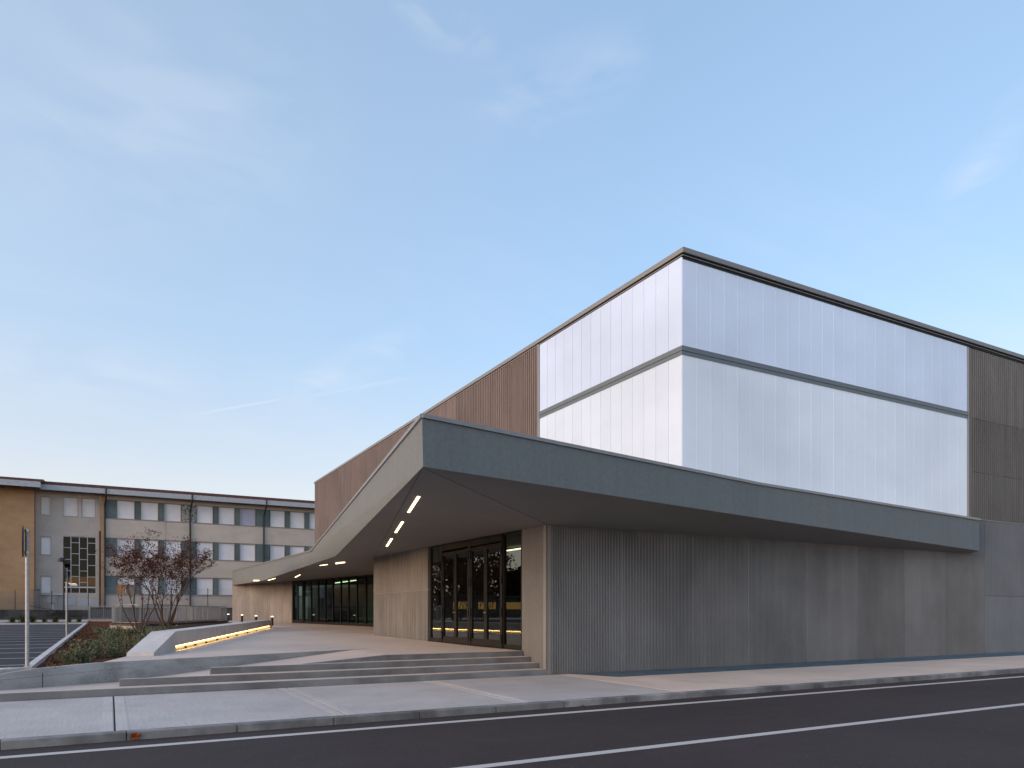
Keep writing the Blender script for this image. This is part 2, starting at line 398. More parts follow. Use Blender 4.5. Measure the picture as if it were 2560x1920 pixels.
kb.hexa([(-1.5,17.2),(-1.36,17.2),(-1.36,58.2),(-1.5,58.2)], G(17)-.1, [G(17.2)+.07]*2+[G(58.2)+.09]*2)
kind(kb.build('kerb', M['whitekerb']), 'structure')
kind(MB().hexa([(-30,16.86),(-1.9,17.0),(-1.5,17.2),(-1.5,17.32),(-30,16.98)], .4, [.64,.64,.655,.655,.64]).build('kerb', M['whitekerb']), 'structure')
isl = MB(); isl.hexa([(-6.6,58.0),(-1.5,58.0),(-1.5,58.2),(-6.45,58.2)], .8, 1.03)
isl.hexa([(-6.6,58.0),(-6.45,58.2),(-6.45,61.6),(-6.6,61.6)], .8, 1.03)
kind(isl.build('kerb', M['whitekerb']), 'structure')
kind(MB().box(-6.45,-1.5,58.2,61.6,.8,.99).build('planting_bed', M['mulch']), 'structure')
kind(MB().box(-30,-1.5,66.5,66.9,.9,1.15).build('kerb', M['whitekerb']), 'structure')
# ------------------------------------------------------------------ sports hall
SH = thing('sports_hall', 'large grey ribbed concrete sports hall with glowing white translucent corner and folded canopy', 'building', (20,30,.13))
XE, YS, XU = 9.87, 15.95, 14.41
WT = 4.0
# street wall pours
sj = [9.87,12.27,14.83,17.08,19.68,22.22,24.85,27.31,29.95]
tones = [1.0,.98,1.05,.97,1.05,.9,1.05,.93,1.0]
for i in range(8):
    a, b = sj[i], sj[i+1]
    if i == 0: a = 9.95
    r_ = MB().ribs((a+.02,YS+.02),(b-.02,YS+.02),.1,4.0,.052,.031,(0,-1),.47)
    r_.quad((b-.02,YS+.004,.1),(b+.02,YS+.004,.1),(b+.02,YS+.004,4.0),(b-.02,YS+.004,4.0))
    tn = tones[i]; w = .02*((i%3)-1)
    r_.build('street_wall', M['rib'], SH, tone=(tn*(1+w*.3),tn,tn*(1.0-w*.3)))
# wall above the canopy end down to the ledge and the right hand smooth pours
MB().box(29.95,32.9,YS-.004,YS+.3,2.392,5.33).build('smooth_wall', M['smooth'], SH, tone=.92)
MB().box(29.95,32.9,YS-.004,YS+.3,.05,2.38).build('smooth_wall', M['smooth'], SH, tone=1.0)
MB().box(32.915,60,YS-.004,YS+.3,.05,5.33).build('smooth_wall', M['smooth'], SH, tone=.95)
MB().box(28.9,29.94,YS+.004,YS+.3,3.9,5.33).build('smooth_wall', M['smooth'], SH, tone=.88)
MB().box(10.0,60,YS+.03,YS+.35,.05,5.3).build('core_wall', M['dark'], SH)
# side wall next to the doors: ribbed return and plain corner strip
MB().ribs((9.87+.02,17.32),(9.87+.02,16.16),.1,4.05,.052,.02,(-1,0),.5).build('side_wall', M['rib'], SH, tone=(1.0,.93,.86))
MB().box(9.86,10.05,16.02,16.15,.1,4.03).build('corner_strip', M['smooth'], SH, tone=(1.15,1.1,1.05))
MB().hexa([(9.855,15.95),(9.96,15.945),(10.05,16.0),(9.9,16.02)], .1, 4.03).build('corner_strip', M['smooth'], SH, tone=(1.25,1.2,1.14))
# board marked wall left of the doors
MB().box(9.87,10.3,24.05,30.1,.6,2.53).build('entry_wall', M['board'], SH, tone=(.98,.97,.95))
MB().box(9.87,10.3,24.05,30.1,2.55,4.12).build('entry_wall', M['board'], SH, tone=(1.12,1.07,1.0))
MB().box(9.895,10.3,24.06,30.09,2.53,2.55).build('joint', M['smooth'], SH, tone=1.7)
MB().box(10.3,14.6,29.8,30.1,.6,4.1).build('entry_wall', M['board'], SH, tone=.95)
G1, G2, EW = (14.13,43.02), (11.89,55.47), (9.19,66.23)
MB().beam((14.6,30.1),G1,0,.6,4.1,.3).build('entry_wall', M['board'], SH, tone=.9)
MB().hexa([G2,(9.19,66.23),(9.6,66.4),(12.3,55.6)], .6, [4.07,4.07,4.07,4.07]).build('rear_wall', M['board'], SH, tone=(1.5,1.45,1.4))
MB().hexa([EW,(9.6,66.4),(15,75),(14.5,75)], .6, 4.06).build('rear_wall', M['board'], SH, tone=1)
# ---- entrance doors
def zt(y): return 4.0 + (y-15.95)*.1/14.15
yS = [17.41,18.5,20.7,22.91,23.96]   # right sidelight, door, door, left sidelight
def frame(mb, xa, xb, y0, y1, z0, z1, w, wb=None, wt=None):
    wb = wb or w; wt = wt or w
    mb.box(xa,xb,y0,y0+w,z0,z1); mb.box(xa,xb,y1-w,y1,z0,z1)
    mb.box(xa,xb,y0+w,y1-w,z0,z0+wb); mb.box(xa,xb,y0+w,y1-w,z1-wt,z1)
for k, (a, b) in enumerate(((yS[0],yS[1]),(yS[3],yS[4]))):
    f = MB(); frame(f, 9.93, 10.02, a, b, P((a+b)/2)+.002, zt(a)-.01, .05, .13, .04)
    fo = f.build('sidelight', M['black' if k else 'bronze'], SH)
    MB().quad((9.97,b-.05,.82),(9.97,a+.05,.82),(9.97,a+.05,zt(a)-.05),(9.97,b-.05,zt(a)-.05)).build('glass', M['glass'], fo)
for a, b in ((yS[1],yS[2]),(yS[2],yS[3])):
    z0 = .705; zh = 3.78
    f = MB(); frame(f, 9.90, 10.02, a, b, z0, zt(a)-.01, .06, .01, .20)
    fo = f.build('door', M['bronze'], SH)
    mid = (a+b)/2
    for (c, d, hs) in ((a+.066,mid-.004,1),(mid+.004,b-.066,-1)):
        lf = MB(); frame(lf, 9.91, 9.975, c, d, z0+.015, zh-.02, .095, .21, .11)
        lf.build('leaf', M['bronze'], fo)
        MB().quad((9.945,d-.09,z0+.22),(9.945,c+.09,z0+.22),(9.945,c+.09,zh-.12),(9.945,d-.09,zh-.12)).build('glass', M['glass'], fo)
        yh = d-.05 if hs == 1 else c+.05
        if hs == 1:
            MB().box(9.83,9.845,mid-.16,mid-.02,1.72,1.75).box(9.845,9.91,mid-.05,mid-.03,1.72,1.75).build('handle', M['chrome'], fo)
        ye = c if hs == 1 else d
        for zc in (.95,1.75,2.7,3.55):
            MB().box(9.875,9.91,ye-.035,ye+.035,zc-.13,zc+.13).build('hinge', M['black'], fo)
# ---- curtain wall of ten panes
def lerp(a, b, k): return (a[0]+(b[0]-a[0])*k, a[1]+(b[1]-a[1])*k)
ks = [0,.086,.18,.273,.361,.456,.548,.64,.733,.83,1.0]
nrm = Vector((G1[1]-G2[1], -(G1[0]-G2[0]))).normalized()
nrm = Vector((-abs(nrm.x), -abs(nrm.y))) if False else Vector((-.984,-.177))
fr = MB()
for k in ks:
    p = lerp(G1, G2, k); fr.beam(p, (p[0]-nrm.x*.12, p[1]-nrm.y*.12), .04, P(p[1])-.02, 4.05)
fr.beam(G1, G2, .0, (P(43)-.02,P(55.5)-.02), (P(43)+.16,P(55.5)+.16), .1)
fr.beam(G1, G2, .0, 3.97, 4.06, .1)
cw = fr.build('curtain_wall', M['black'], SH)
for a, b in zip(ks, ks[1:]):
    p, q = lerp(G1,G2,a), lerp(G1,G2,b); o_ = nrm*-.05
    MB().quad((q[0]+o_.x,q[1]+o_.y,P(q[1])+.1),(p[0]+o_.x,p[1]+o_.y,P(p[1])+.1),(p[0]+o_.x,p[1]+o_.y,4.0),(q[0]+o_.x,q[1]+o_.y,4.0)).build('glass', M['glassg'], cw)
da, db = lerp(G1,G2,.845), lerp(G1,G2,.985); dm = lerp(G1,G2,.915)
dd = MB()
for p in (da,dm,db): dd.beam((p[0]+nrm.x*.03,p[1]+nrm.y*.03),(p[0]-nrm.x*.05,p[1]-nrm.y*.05),.07,P(p[1]),3.85)
dd.beam(da,db,.03,3.72,3.97,.05); dd.beam(da,db,.03,(P(54),P(54)),(P(54)+.22,)*2,.05)
dd.build('double_door', M['black'], cw)
# ---- interiors
it = MB()
it.quad((9.88,17.3,.689),(22,17.3,.689),(22,30,.72),(9.88,30,.72)); it.quad((14.6,30.1,.74),(24,30.1,.74),(24,67,1.01),(9.19,66.23,1.0),(11.89,55.47,.93),(14.13,43.02,.845))
it.build('interior_floor', M['infloor'], SH)
iw = MB()
iw.quad((22,16.4,.6),(22,30,.6),(22,30,4.2),(22,16.4,4.2)); iw.quad((10.1,16.4,.6),(22,16.4,.6),(22,16.4,4.2),(10.1,16.4,4.2))
iw.quad((10.3,29.7,.6),(22,29.7,.6),(22,29.7,4.2),(10.3,29.7,4.2)); iw.quad((9.9,16.2,4.06),(22,16.2,4.06),(22,30,4.15),(9.9,30,4.15))
iw.build('interior_wall', M['indark'], SH)
iw = MB(); iw.quad((19.5,30.2,.6),(19.5,44,.6),(18.6,56,.6),(16,68,.6),(16,68,4.2),(18.6,56,4.2),(19.5,44,4.2),(19.5,30.2,4.2))
iw.quad((9.4,66,4.1),(16,68,4.1),(19.5,44,4.1),(14.2,43,4.1)); iw.quad((14.2,43,4.1),(19.5,44,4.1),(19.5,30,4.1),(14.7,30,4.1))
iw.build('interior_wall', M['inwall'], SH)
MB().box(16.3,16.6,21.2,24.6,.69,3.5).build('interior_partition', M['mint'], SH)
for y0 in (44.2,46.4):
    MB().box(17.6,17.7,y0,y0+1.2,.85,3.3).build('interior_door', M['orange'], SH)
MB().tube((15.4,44.1,.8),(15.4,44.1,4.1),.13).build('interior_column', M['mint'], SH)
for (x0,y0,y1) in ((12.8,18.2,20.2),(12.8,22,23.6),(15.4,51.0,56.5)):
    MB().box(x0,x0+.07,y0,y1,4.0,4.035).build('interior_light', M['lampin'], SH)
# ---- upper volume
ju = [23.97]
while ju[-1]+2.5 < 58.86: ju.append(ju[-1]+2.5)
ju.append(58.86)
rt = random.Random(8)
for a, b in zip(ju, ju[1:]):
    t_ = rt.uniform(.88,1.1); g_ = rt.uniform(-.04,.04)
    MB().ribs((XU+.05,b-.012),(XU+.05,a+.012),4.1,12.05,.165,.08,(-1,0),.5).build('upper_wall', M['upper'], SH, tone=(t_*(1.34+g_*.5),t_*1.18,t_*(1.16-g_*.5)))  # left face toned warmer and brighter: the evening glow put into its colour
MB().quad((XU+.03,58.86,4),(30,58.86,4),(30,58.86,12.05),(XU+.03,58.86,12.05)).build('upper_wall', M['upper'], SH)
MB().box(XU+.08,XU+.3,16.1,58.8,4,12).build('core_wall', M['dark'], SH)
MB().box(XU+.1,60,YS+.12,YS+.35,5.2,12).build('core_wall', M['dark'], SH)
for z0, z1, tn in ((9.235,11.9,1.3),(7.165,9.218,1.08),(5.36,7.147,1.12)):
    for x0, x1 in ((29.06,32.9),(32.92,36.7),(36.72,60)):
        MB().ribs((x0,YS+.055),(x1,YS+.055),z0,z1,.14,.075,(0,-1),.5).build('upper_wall', M['upper'], SH, tone=(tn*.82,tn*.92,tn*.97))  # same concrete, toned cooler and darker: street-side shade put into its colour
MB().box(29.0,60,YS-.02,YS+.06,5.335,5.355).build('ledge', M['trim'], SH, tone=.9)
rp_ = random.Random(3)
PW = (28.72-14.47)/26
def panel(p0, p1, z0, z1, m, out):
    o = Vector(out); d = Vector((p1[0]-p0[0],p1[1]-p0[1])).normalized()
    q = MB(); e = .005
    a = (p0[0]+d.x*e, p0[1]+d.y*e); b = (p1[0]-d.x*e, p1[1]-d.y*e)
    sb_ = (b[0]-d.x*.045, b[1]-d.y*.045)
    q.hexa([a,b,(b[0]-o.x*.04,b[1]-o.y*.04),(a[0]-o.x*.04,a[1]-o.y*.04)] if out[1] else [b,a,(a[0]-o.x*.04,a[1]-o.y*.04),(b[0]-o.x*.04,b[1]-o.y*.04)], z0, z1)
    q.hexa([(sb_[0]+o.x*.005,sb_[1]+o.y*.005),(b[0]+o.x*.005,b[1]+o.y*.005),b,sb_], z0, z1)     # standing seam
    t = rp_.uniform(.975,1.02)
    q.build('translucent_panel', m, SH, tone=(t,t,t))
for k in range(26):
    a, b = 14.47+PW*k, 14.47+PW*(k+1)
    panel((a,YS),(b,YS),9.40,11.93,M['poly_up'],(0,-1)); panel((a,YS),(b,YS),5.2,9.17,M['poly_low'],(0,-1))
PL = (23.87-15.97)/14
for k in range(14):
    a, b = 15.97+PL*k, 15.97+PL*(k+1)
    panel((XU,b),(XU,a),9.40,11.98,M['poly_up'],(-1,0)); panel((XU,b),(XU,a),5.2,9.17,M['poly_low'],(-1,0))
for z0,z1,m in ((9.40,11.96,'poly_up'),(5.2,9.17,'poly_low')):
    MB().hexa([(XU,15.97),(XU+.0,15.96),(XU+.012,15.95),(14.47,15.95),(14.47,15.99),(XU+.04,15.99)], z0, z1).build('corner_profile', M[m], SH, tone=1.0)
# transom: two lapped rails round the corner
for z0, z1, pr in ((9.27,9.41,.045),(9.16,9.262,.03)):
    MB().hexa([(XU-pr,YS-pr),(28.76,YS-pr),(28.76,YS+.04),(XU+.04,YS+.04),(XU+.04,23.9),(XU-pr,23.9)], z0, z1).build('transom', M['transom'], SH)
MB().hexa([(XU-.01,YS-.01),(28.76,YS-.01),(28.76,YS+.04),(XU+.04,YS+.04),(XU+.04,23.9),(XU-.01,23.9)], 9.262, 9.27).build('transom', M['dark'], SH)
MB().box(28.73,28.82,YS-.03,YS+.05,5.2,11.9).build('panel_frame', M['trim'], SH)
MB().box(28.84,29.05,YS-.01,YS+.05,5.2,11.9).build('panel_frame', M['upper'], SH, tone=(1.25,1.1,1.0))
MB().box(XU-.03,XU+.05,23.88,23.99,5.0,12.0).build('panel_frame', M['trim'], SH, tone=1)
# roof edge
rf = MB(); ov = .1
rf.hexa([(XU-.05,YS-ov),(60,YS-ov),(60,58.95),(XU-.05,58.95)], 12.075, 12.215)
ro = rf.build('roof_edge', M['roofmetal'], SH)
MB().box(XU+.0,60,YS-.005,58.8,11.99,12.07).build('shadow_gap', M['dark'], ro)
MB().box(XU+.02,60,YS-.02,YS+.12,11.92,11.99).build('shadow_gap', M['dark'], ro)
MB().box(XU-.02,60,YS-.045,58.85,12.0,12.025).build('flashing', M['roofmetal'], ro)
# ---- canopy
At=(4.90,12.2,5.25); Ab=(4.92,12.2,4.36); Ct=(15.6,14.2,5.25); Bt=(28.95,15.62,5.25); Bb=(28.95,15.62,4.08)
Kt=(7.87,32.8,4.47); Et=(9.19,66.23,5.25); Eb=(9.19,66.23,4.53); Pb=(7.68,28.1,3.92); Qb=(8.46,47.9,3.73)
W1=(9.87,15.95,4.0); W2=(9.87,30.1,4.1); W2b=(14.6,30.1,4.09); g1=(*G1,4.05); g2=(*G2,4.05); ew=(*EW,4.05); Wb=(28.95,15.95,3.99)
# bottom edge of the right hand fascia under C
Cb=(15.6,14.2,4.33)
cf = MB()
cf.quad(Ab,Cb,Ct,At); cf.quad(Cb,Bb,Bt,Ct); cf.quad(Bb,(28.95,15.95,4.08),(28.95,15.95,5.25),Bt)
cf.quad(At,Ct,(15.6,15.94,5.25),(14.42,15.94,5.25)); cf.quad(Ct,Bt,(28.95,15.94,5.25),(15.6,15.94,5.25))
cf.quad(At,(14.42,15.94,5.25),(14.42,32.8,4.9),Kt); cf.quad(Kt,(14.42,32.8,4.9),(14.42,66.2,5.25),Et)
cn = cf.build('canopy', M['fascia'], SH)
lf_ = MB().add([Ab,At,Kt,Pb,Qb,Et,Eb], [(0,1,2),(0,2,3),(3,2,4),(4,2,5),(4,5,6)])
lf_.build('folded_fascia', M['fascia'], cn, smooth=True)
sf = MB()
sf.quad(Ab,W1,W2); sf.quad(Ab,Cb,(15.6,15.95,3.998),W1); sf.quad(Cb,Bb,Wb,(15.6,15.95,3.998))
sf.quad(Ab,W2,Pb); sf.quad(Pb,W2,g1); sf.quad(W2,W2b,g1); sf.quad(Pb,g1,g2); sf.quad(Pb,g2,Qb); sf.quad(Qb,g2,ew); sf.quad(Qb,ew,Eb)
sf.build('soffit', M['soffit'], cn)
cp = MB()
cp.beam(At[:2],Ct[:2],.03,5.235,5.308,.035); cp.beam(Ct[:2],(28.98,15.62),.03,5.236,5.307,.035)
cp.beam(At[:2],Kt[:2],.035,(5.234,4.454),(5.306,4.526),.03); cp.beam(Kt[:2],Et[:2],.035,(4.455,5.235),(4.525,5.305),.03)
cp.box(28.96,29.0,15.59,15.94,5.235,5.306)
cp.build('coping', M['coping'], cn)
jg = MB()
jg.tube((4.98,12.3,4.355),(9.86,15.94,3.999),.0045,n=4); jg.tube((4.98,12.4,4.353),(9.86,30.05,4.098),.0045,n=4)
jg.build('soffit_joint', M['dark'], cn)
def soffit_light(p, q):
    d = Vector(q)-Vector(p); L = d.length; d.normalize(); s = d.cross(Vector((0,0,1))).normalized()*.03
    m = Vector((p[0]+q[0],p[1]+q[1],p[2]+q[2]))/2
    vs = []
    for dz in (-.012,.03):
        for e, k in ((p,-1),(p,1),(q,1),(q,-1)):
            vs.append((e[0]+s.x*k, e[1]+s.y*k, e[2]+dz))
    MB().add(vs, [(0,1,2,3),(4,5,6,7),(0,1,5,4),(1,2,6,5),(2,3,7,6),(3,0,4,7)]).build('soffit_light', M['lamp'], cn)
for p, q in (((5.953,15.014,4.299),(6.587,17.306,4.266)),((7.057,18.996,4.241),(7.716,21.378,4.207)),((8.154,22.966,4.184),(8.827,25.404,4.148)),
             ((8.719,31.838,3.882),(9.043,31.574,3.933)),((8.686,34.435,3.951),(8.782,33.542,3.95)),((9.409,40.593,3.977),(8.944,37.442,3.962)),
             ((10.363,47.412,3.976),(9.869,43.906,3.965)),((8.793,47.995,3.77),(8.778,45.661,3.802)),((8.633,52.251,3.899),(8.526,49.564,3.796))):
    soffit_light(p, q)
# ------------------------------------------------------------------ lit concrete bench wall
BN = thing('bench_wall', 'long pale concrete bench wall with sloped end and glowing yellow strip along its foot', 'wall', (1.55,21.6,.7))
u = Vector((.289,.957)); w_ = Vector((-.957,.289))
f0 = Vector((1.55,21.6)); f1 = Vector((7.98,42.9))
u = (f1-f0).normalized(); w_ = Vector((-u.y,u.x))
def bp(s, w): p = f0 + u*s + w_*w; return (p.x, p.y)
Ls = (f1-f0).length
cuts = [0, 3.6, 8.4, 13.2, 18.0, Ls]
for a, b in zip(cuts, cuts[1:]):
    za, zb = 1.225+.07*a/Ls, 1.225+.07*b/Ls
    g = .004
    # body set back at the foot so that the strip sits in a shadow gap
    m_ = MB().hexa([bp(a+g,0),bp(b-g,0),bp(b-g,.6),bp(a+g,.6)], [P(bp(a,0)[1])+.13,P(bp(b,0)[1])+.13]+[P(bp(b,0)[1])+.13,P(bp(a,0)[1])+.13], [za,zb,zb,za])
    m_.hexa([bp(a+g,.12),bp(b-g,.12),bp(b-g,.6),bp(a+g,.6)], [P(bp(a,0)[1])-.06]*4, [P(bp(a,0)[1])+.128,P(bp(b,0)[1])+.128]*1+[P(bp(b,0)[1])+.128,P(bp(a,0)[1])+.128])
    m_.build('block', M['bench'], BN, tone=random.uniform(.97,1.02))
ze = 1.225
m_ = MB(); fa = (.92,19.5); fb = (.92+w_.x*.6,19.5+w_.y*.6); q0, q1 = bp(-.004,0), bp(-.004,.6)
m_.add([(fa[0],fa[1],.685),(fb[0],fb[1],.685),(q1[0],q1[1],.66),(q0[0],q0[1],.66),(fa[0],fa[1],.77),(fb[0],fb[1],.77),(q1[0],q1[1],ze),(q0[0],q0[1],ze)],
       [(3,2,1,0),(4,5,6,7),(0,1,5,4),(1,2,6,5),(2,3,7,6),(3,0,4,7)])
m_.build('sloped_end', M['bench'], BN, tone=1.03)
m_ = MB(); q0, q1, q2, q3 = bp(Ls,0), bp(Ls,.6), bp(Ls+.75,.6), bp(Ls+.75,0)
m_.add([(q0[0],q0[1],.8),(q1[0],q1[1],.8),(q2[0],q2[1],.8),(q3[0],q3[1],.8),(q0[0],q0[1],1.295),(q1[0],q1[1],1.295),(q2[0],q2[1],.9),(q3[0],q3[1],.9)],
       [(0,1,2,3),(4,7,6,5),(0,4,5,1),(1,5,6,2),(2,6,7,3),(3,7,4,0)])
m_.build('sloped_end', M['bench'], BN, tone=.97)
ls = MB()
for a, b in zip(cuts, cuts[1:]):
    pa, pb = bp(a,.06), bp(b,.06); qa, qb = bp(a,.1), bp(b,.1)
    ls.hexa([pa,pb,qb,qa], [P(pa[1])+.108,P(pb[1])+.108,P(pb[1])+.108,P(pa[1])+.108], [P(pa[1])+.127,P(pb[1])+.127,P(pb[1])+.127,P(pa[1])+.127])
ls.build('light_strip', M['led'], BN)
for s in (.3,1.6,2.9,4.6,6.5,8.8,11,14,17):
    p = bp(s,.1)
    MB().hexa([bp(s,.06),bp(s+.05,.06),bp(s+.05,.118),bp(s,.118)], P(p[1])-.02, P(p[1])+.045).build('foot_bracket', M['black'], BN)
# bollards
B0 = thing('bollard_light', 'short black bollard with lit white top nearest the bench wall end', 'bollard', (8.97,47.6,P(47.6)), 'bollard lights along the plaza edge')
def bz(z): return B0.location.z+z
MB().lathe([(0.0,bz(0)),(.085,bz(0)),(.085,bz(.55)),(0,bz(.55))],8.97,47.6,16).build('post', M['anthracite'], B0)
MB().lathe([(.0,bz(.522)),(.08,bz(.552)),(.08,bz(.56)),(.08,bz(.60)),(.05,bz(.61)),(0,bz(.611))],8.97,47.6,16).build('lamp_head', M['cap'], B0)
for x_, y_, lb in ((8.77,52.2,'short black bollard with lit top, second from the bench wall end'),
                   (8.67,57.6,'short black bollard with lit top, third from the bench wall end'),
                   (8.45,63.2,'short black bollard with lit top beside the curved ramp railing')):
    dup(B0, (x_,y_,P(y_)), label=lb)
# ------------------------------------------------------------------ school
SC = thing('school_building', 'three storey beige and ochre school with rows of closed roller shutters', 'building', (5,76,1))
YW = 76.0
def wall_part(name, x0, x1, y, z0, z1, m, tone=None, holes=None, y2=None):
    """wall slab with rectangular window openings cut out"""
    y2 = y2 or y+.3
    if not holes: return MB().box(x0,x1,y,y2,z0,z1).build(name, m, SC, tone=tone)
    b = MB(); zs = sorted({z0,z1}|{h[2] for h in holes}|{h[3] for h in holes}); xs = sorted({x0,x1}|{h[0] for h in holes}|{h[1] for h in holes})
    for za, zb in zip(zs, zs[1:]):
        run = None
        for xa, xb in zip(xs, xs[1:]):
            cx, cz = (xa+xb)/2, (za+zb)/2
            hole = any(h[0] < cx < h[1] and h[2] < cz < h[3] for h in holes)
            if hole:
                if run is not None: b.box(run,xa,y,y2,za,zb); run = None
            elif run is None: run = xa
        if run is not None: b.box(run,x1,y,y2,za,zb)
    return b.build(name, m, SC, tone=tone)
rows = ((10.37,12.03),(6.86,8.53),(3.44,5.05))
def shutter_win(x0, x1, z0, z1, yf, tone, openf=0, gl=None):
    f = MB(); w = .05
    f.box(x0,x0+w,yf-.01,yf+.18,z0,z1); f.box(x1-w,x1,yf-.01,yf+.18,z0,z1); f.box(x0+w,x1-w,yf-.01,yf+.18,z1-.03,z1)
    f.box(x0-.02,x1+.02,yf-.045,yf+.18,z0-.05,z0)
    o = f.build('window', M['winframe'], SC)
    zb = z0 + (z1-z0)*openf
    MB().box(x0+w,x1-w,yf+.125,yf+.15,zb+.002,z1-.03).build('shutter', M['shutter'], o, tone=tone)
    if openf:
        MB().box(x0+w,(x0+x1)/2,yf+.16,yf+.17,z0,zb).build('pane', gl or M['winglass'], o)
        MB().box((x0+x1)/2,x1-w,yf+.16,yf+.17,z0,zb).build('pane', M['curtain'], o)
        MB().box((x0+x1)/2-.035,(x0+x1)/2+.035,yf+.1,yf+.137,z0,zb).build('mullion', M['whiteframe'], o)
    return o
# main bays: ribbon of shutters and green infill between plain spandrels
x_end = 26.4
zb = [1.0]
for z0, z1 in reversed(rows): zb += [z0-.06, z1+.02]
zb.append(12.55)
for i in range(0, len(zb)-1, 2):
    wall_part('spandrel', -.42, x_end, YW, zb[i], zb[i+1], M['plaster'], tone=(1,1,1))
rs = random.Random(6)
M['litroom'] = emit('lit_room', (1,.36,.06), .05)
M['curtain'] = plain('window_curtain', (.28,.23,.19), .8)
for r, (z0, z1) in enumerate(rows):
    def infill(a, b, m):
        MB().box(a, b, YW+.03, YW+.2, z0-.06, z1+.02).build('infill_panel', m, SC, tone=rs.uniform(.9,1.1))
    infill(-.36, .53, M['green'])
    for k, s0 in enumerate((.54,7.31,14.12,20.93)):
        for j, (a, b) in enumerate(((0,1.46),(1.96,3.44),(3.93,5.40))):
            if s0+b > x_end-.5: continue
            tn = rs.uniform(.93,1.05); col = (tn,tn,tn*1.02)
            if r == 0 and k == 1 and j == 2: col = (.55,.58,.72)
            if r == 2 and k == 0 and j == 0: shutter_win(s0+a, s0+b, z0, z1, YW, col, .52, M['litroom'])
            else: shutter_win(s0+a, s0+b, z0, z1, YW, col)
        for a, b in ((1.49,1.94),(3.47,3.91),(5.43,6.755)):
            if s0+b < x_end-.5: infill(s0+a, s0+b, M['peel'] if (r == 0 and k == 0 and a > 5) else M['green'])
MB().box(-.42,x_end,YW+.2,YW+.32,1,12.5).build('back_wall', M['dark'], SC)
MB().box(-.36,x_end,YW-.012,YW,3.25,3.32).build('string_course', M['winframe'], SC)
for zz in (10.28,6.77,3.35):
    MB().box(-.36,x_end,YW-.05,YW,zz-.0,zz+.03).build('sill', M['winframe'], SC)
MB().box(4.62,4.64,YW-.006,YW,1,12.4).build('joint', M['dark'], SC)
# stair bay in grey plaster
holes = [(-5.36,-4.56,z0-.07,z1-.09) for z0,z1 in rows] + [(-3.70,-2.42,10.29,12.04),(-2.28,-1.14,10.29,12.04),(-3.68,-1.13,3.4,8.54)]
holes[3] = (-3.70,-2.50,10.29,12.04); holes[4] = (-2.28,-1.14,10.29,12.04)
wall_part('stair_wall', -5.75, -.79, YW+.12, 1.0, 12.6, M['plaster'], tone=(.9,.91,.94), holes=holes, y2=YW+.35)
for h in holes[:5]:
    shutter_win(h[0],h[1],h[2]+.05,h[3],YW+.13,(.92,.9,.86) if h[2] > 9 else (1.03,1.03,1.03))
MB().box(-2.5,-2.28,YW+.10,YW+.35,10.29,12.04).build('pier', M['plaster'], SC, tone=(1,.95,.93))
sw = MB(); yw = YW+.17
cx = [-3.68,-3.07,-2.42,-1.79,-1.13]
for c_ in cx: sw.box(c_-.03,c_+.03,yw,yw+.06,3.4,8.54)
for c0,c1,zs in ((cx[0],cx[1],(7.51,6.46,5.46,4.42)),(cx[1],cx[2],(7.98,6.99,5.96,4.95)),(cx[2],cx[3],(7.48,6.48,5.45,4.43)),(cx[3],cx[4],(7.99,6.97,5.97,4.93))):
    for z in (*zs,): sw.box(c0+.03,c1-.03,yw+.002,yw+.058,z-.025,z+.025)
    sw.box(c0+.03,c1-.03,yw+.002,yw+.058,3.4,3.46); sw.box(c0+.03,c1-.03,yw+.002,yw+.058,8.48,8.54)
sw.box(cx[0]+.03,cx[4]-.03,yw-.02,yw-.001,3.91,4.05)
so = sw.build('stair_window', M['whiteframe'], SC)
MB().quad((cx[0],yw+.03,3.4),(cx[4],yw+.03,3.4),(cx[4],yw+.03,8.54),(cx[0],yw+.03,8.54)).build('pane', M['winglass'], so)
MB().quad((-5.7,YW+2.2,1),(-.8,YW+2.2,1),(-.8,YW+2.2,12),(-5.7,YW+2.2,12)).build('back_wall', M['indark'], SC)
for (x0,x1,z) in ((-3.3,-2.7,4.3),(-3.2,-2.6,4.18)): MB().box(x0,x1,YW+1.0,YW+1.04,z,z+.05).build('interior_light', M['lampin'], SC)
MB().box(-3.6,-1.2,YW+1.9,YW+2.0,4.2,5.0).build('lit_panel', emit('lit_stair', (1,.5,.15), .05), SC)
MB().box(-.78,-.37,YW-.12,YW+.3,1.0,12.45).build('pilaster', M['ochre'], SC, tone=(1,1.02,1.05))
# ochre block
MB().box(-11.5,-5.77,YW-.75,YW+.4,1.95,12.55).build('ochre_wall', M['ochre'], SC, tone=1)
MB().box(-11.5,-5.78,YW-.73,YW+.4,.9,1.95).build('plinth', M['cabinet'], SC)
# paint patches and ledge
MB().box(-3.53,-2.77,YW+.112,YW+.13,2.4,2.96).build('paint_patch', M['whitepaint'], SC)
MB().hexa([(-2.55,YW+.113),(-.98,YW+.113),(-.98,YW+.13),(-2.55,YW+.13)], [2.3,2.3,2.3,2.3], [3.05,2.85,2.85,3.05]).build('paint_patch', M['whitepaint'], SC)
MB().box(-5.32,-3.7,YW-.1,YW+.12,3.25,3.36).build('ledge', M['whitepaint'], SC)
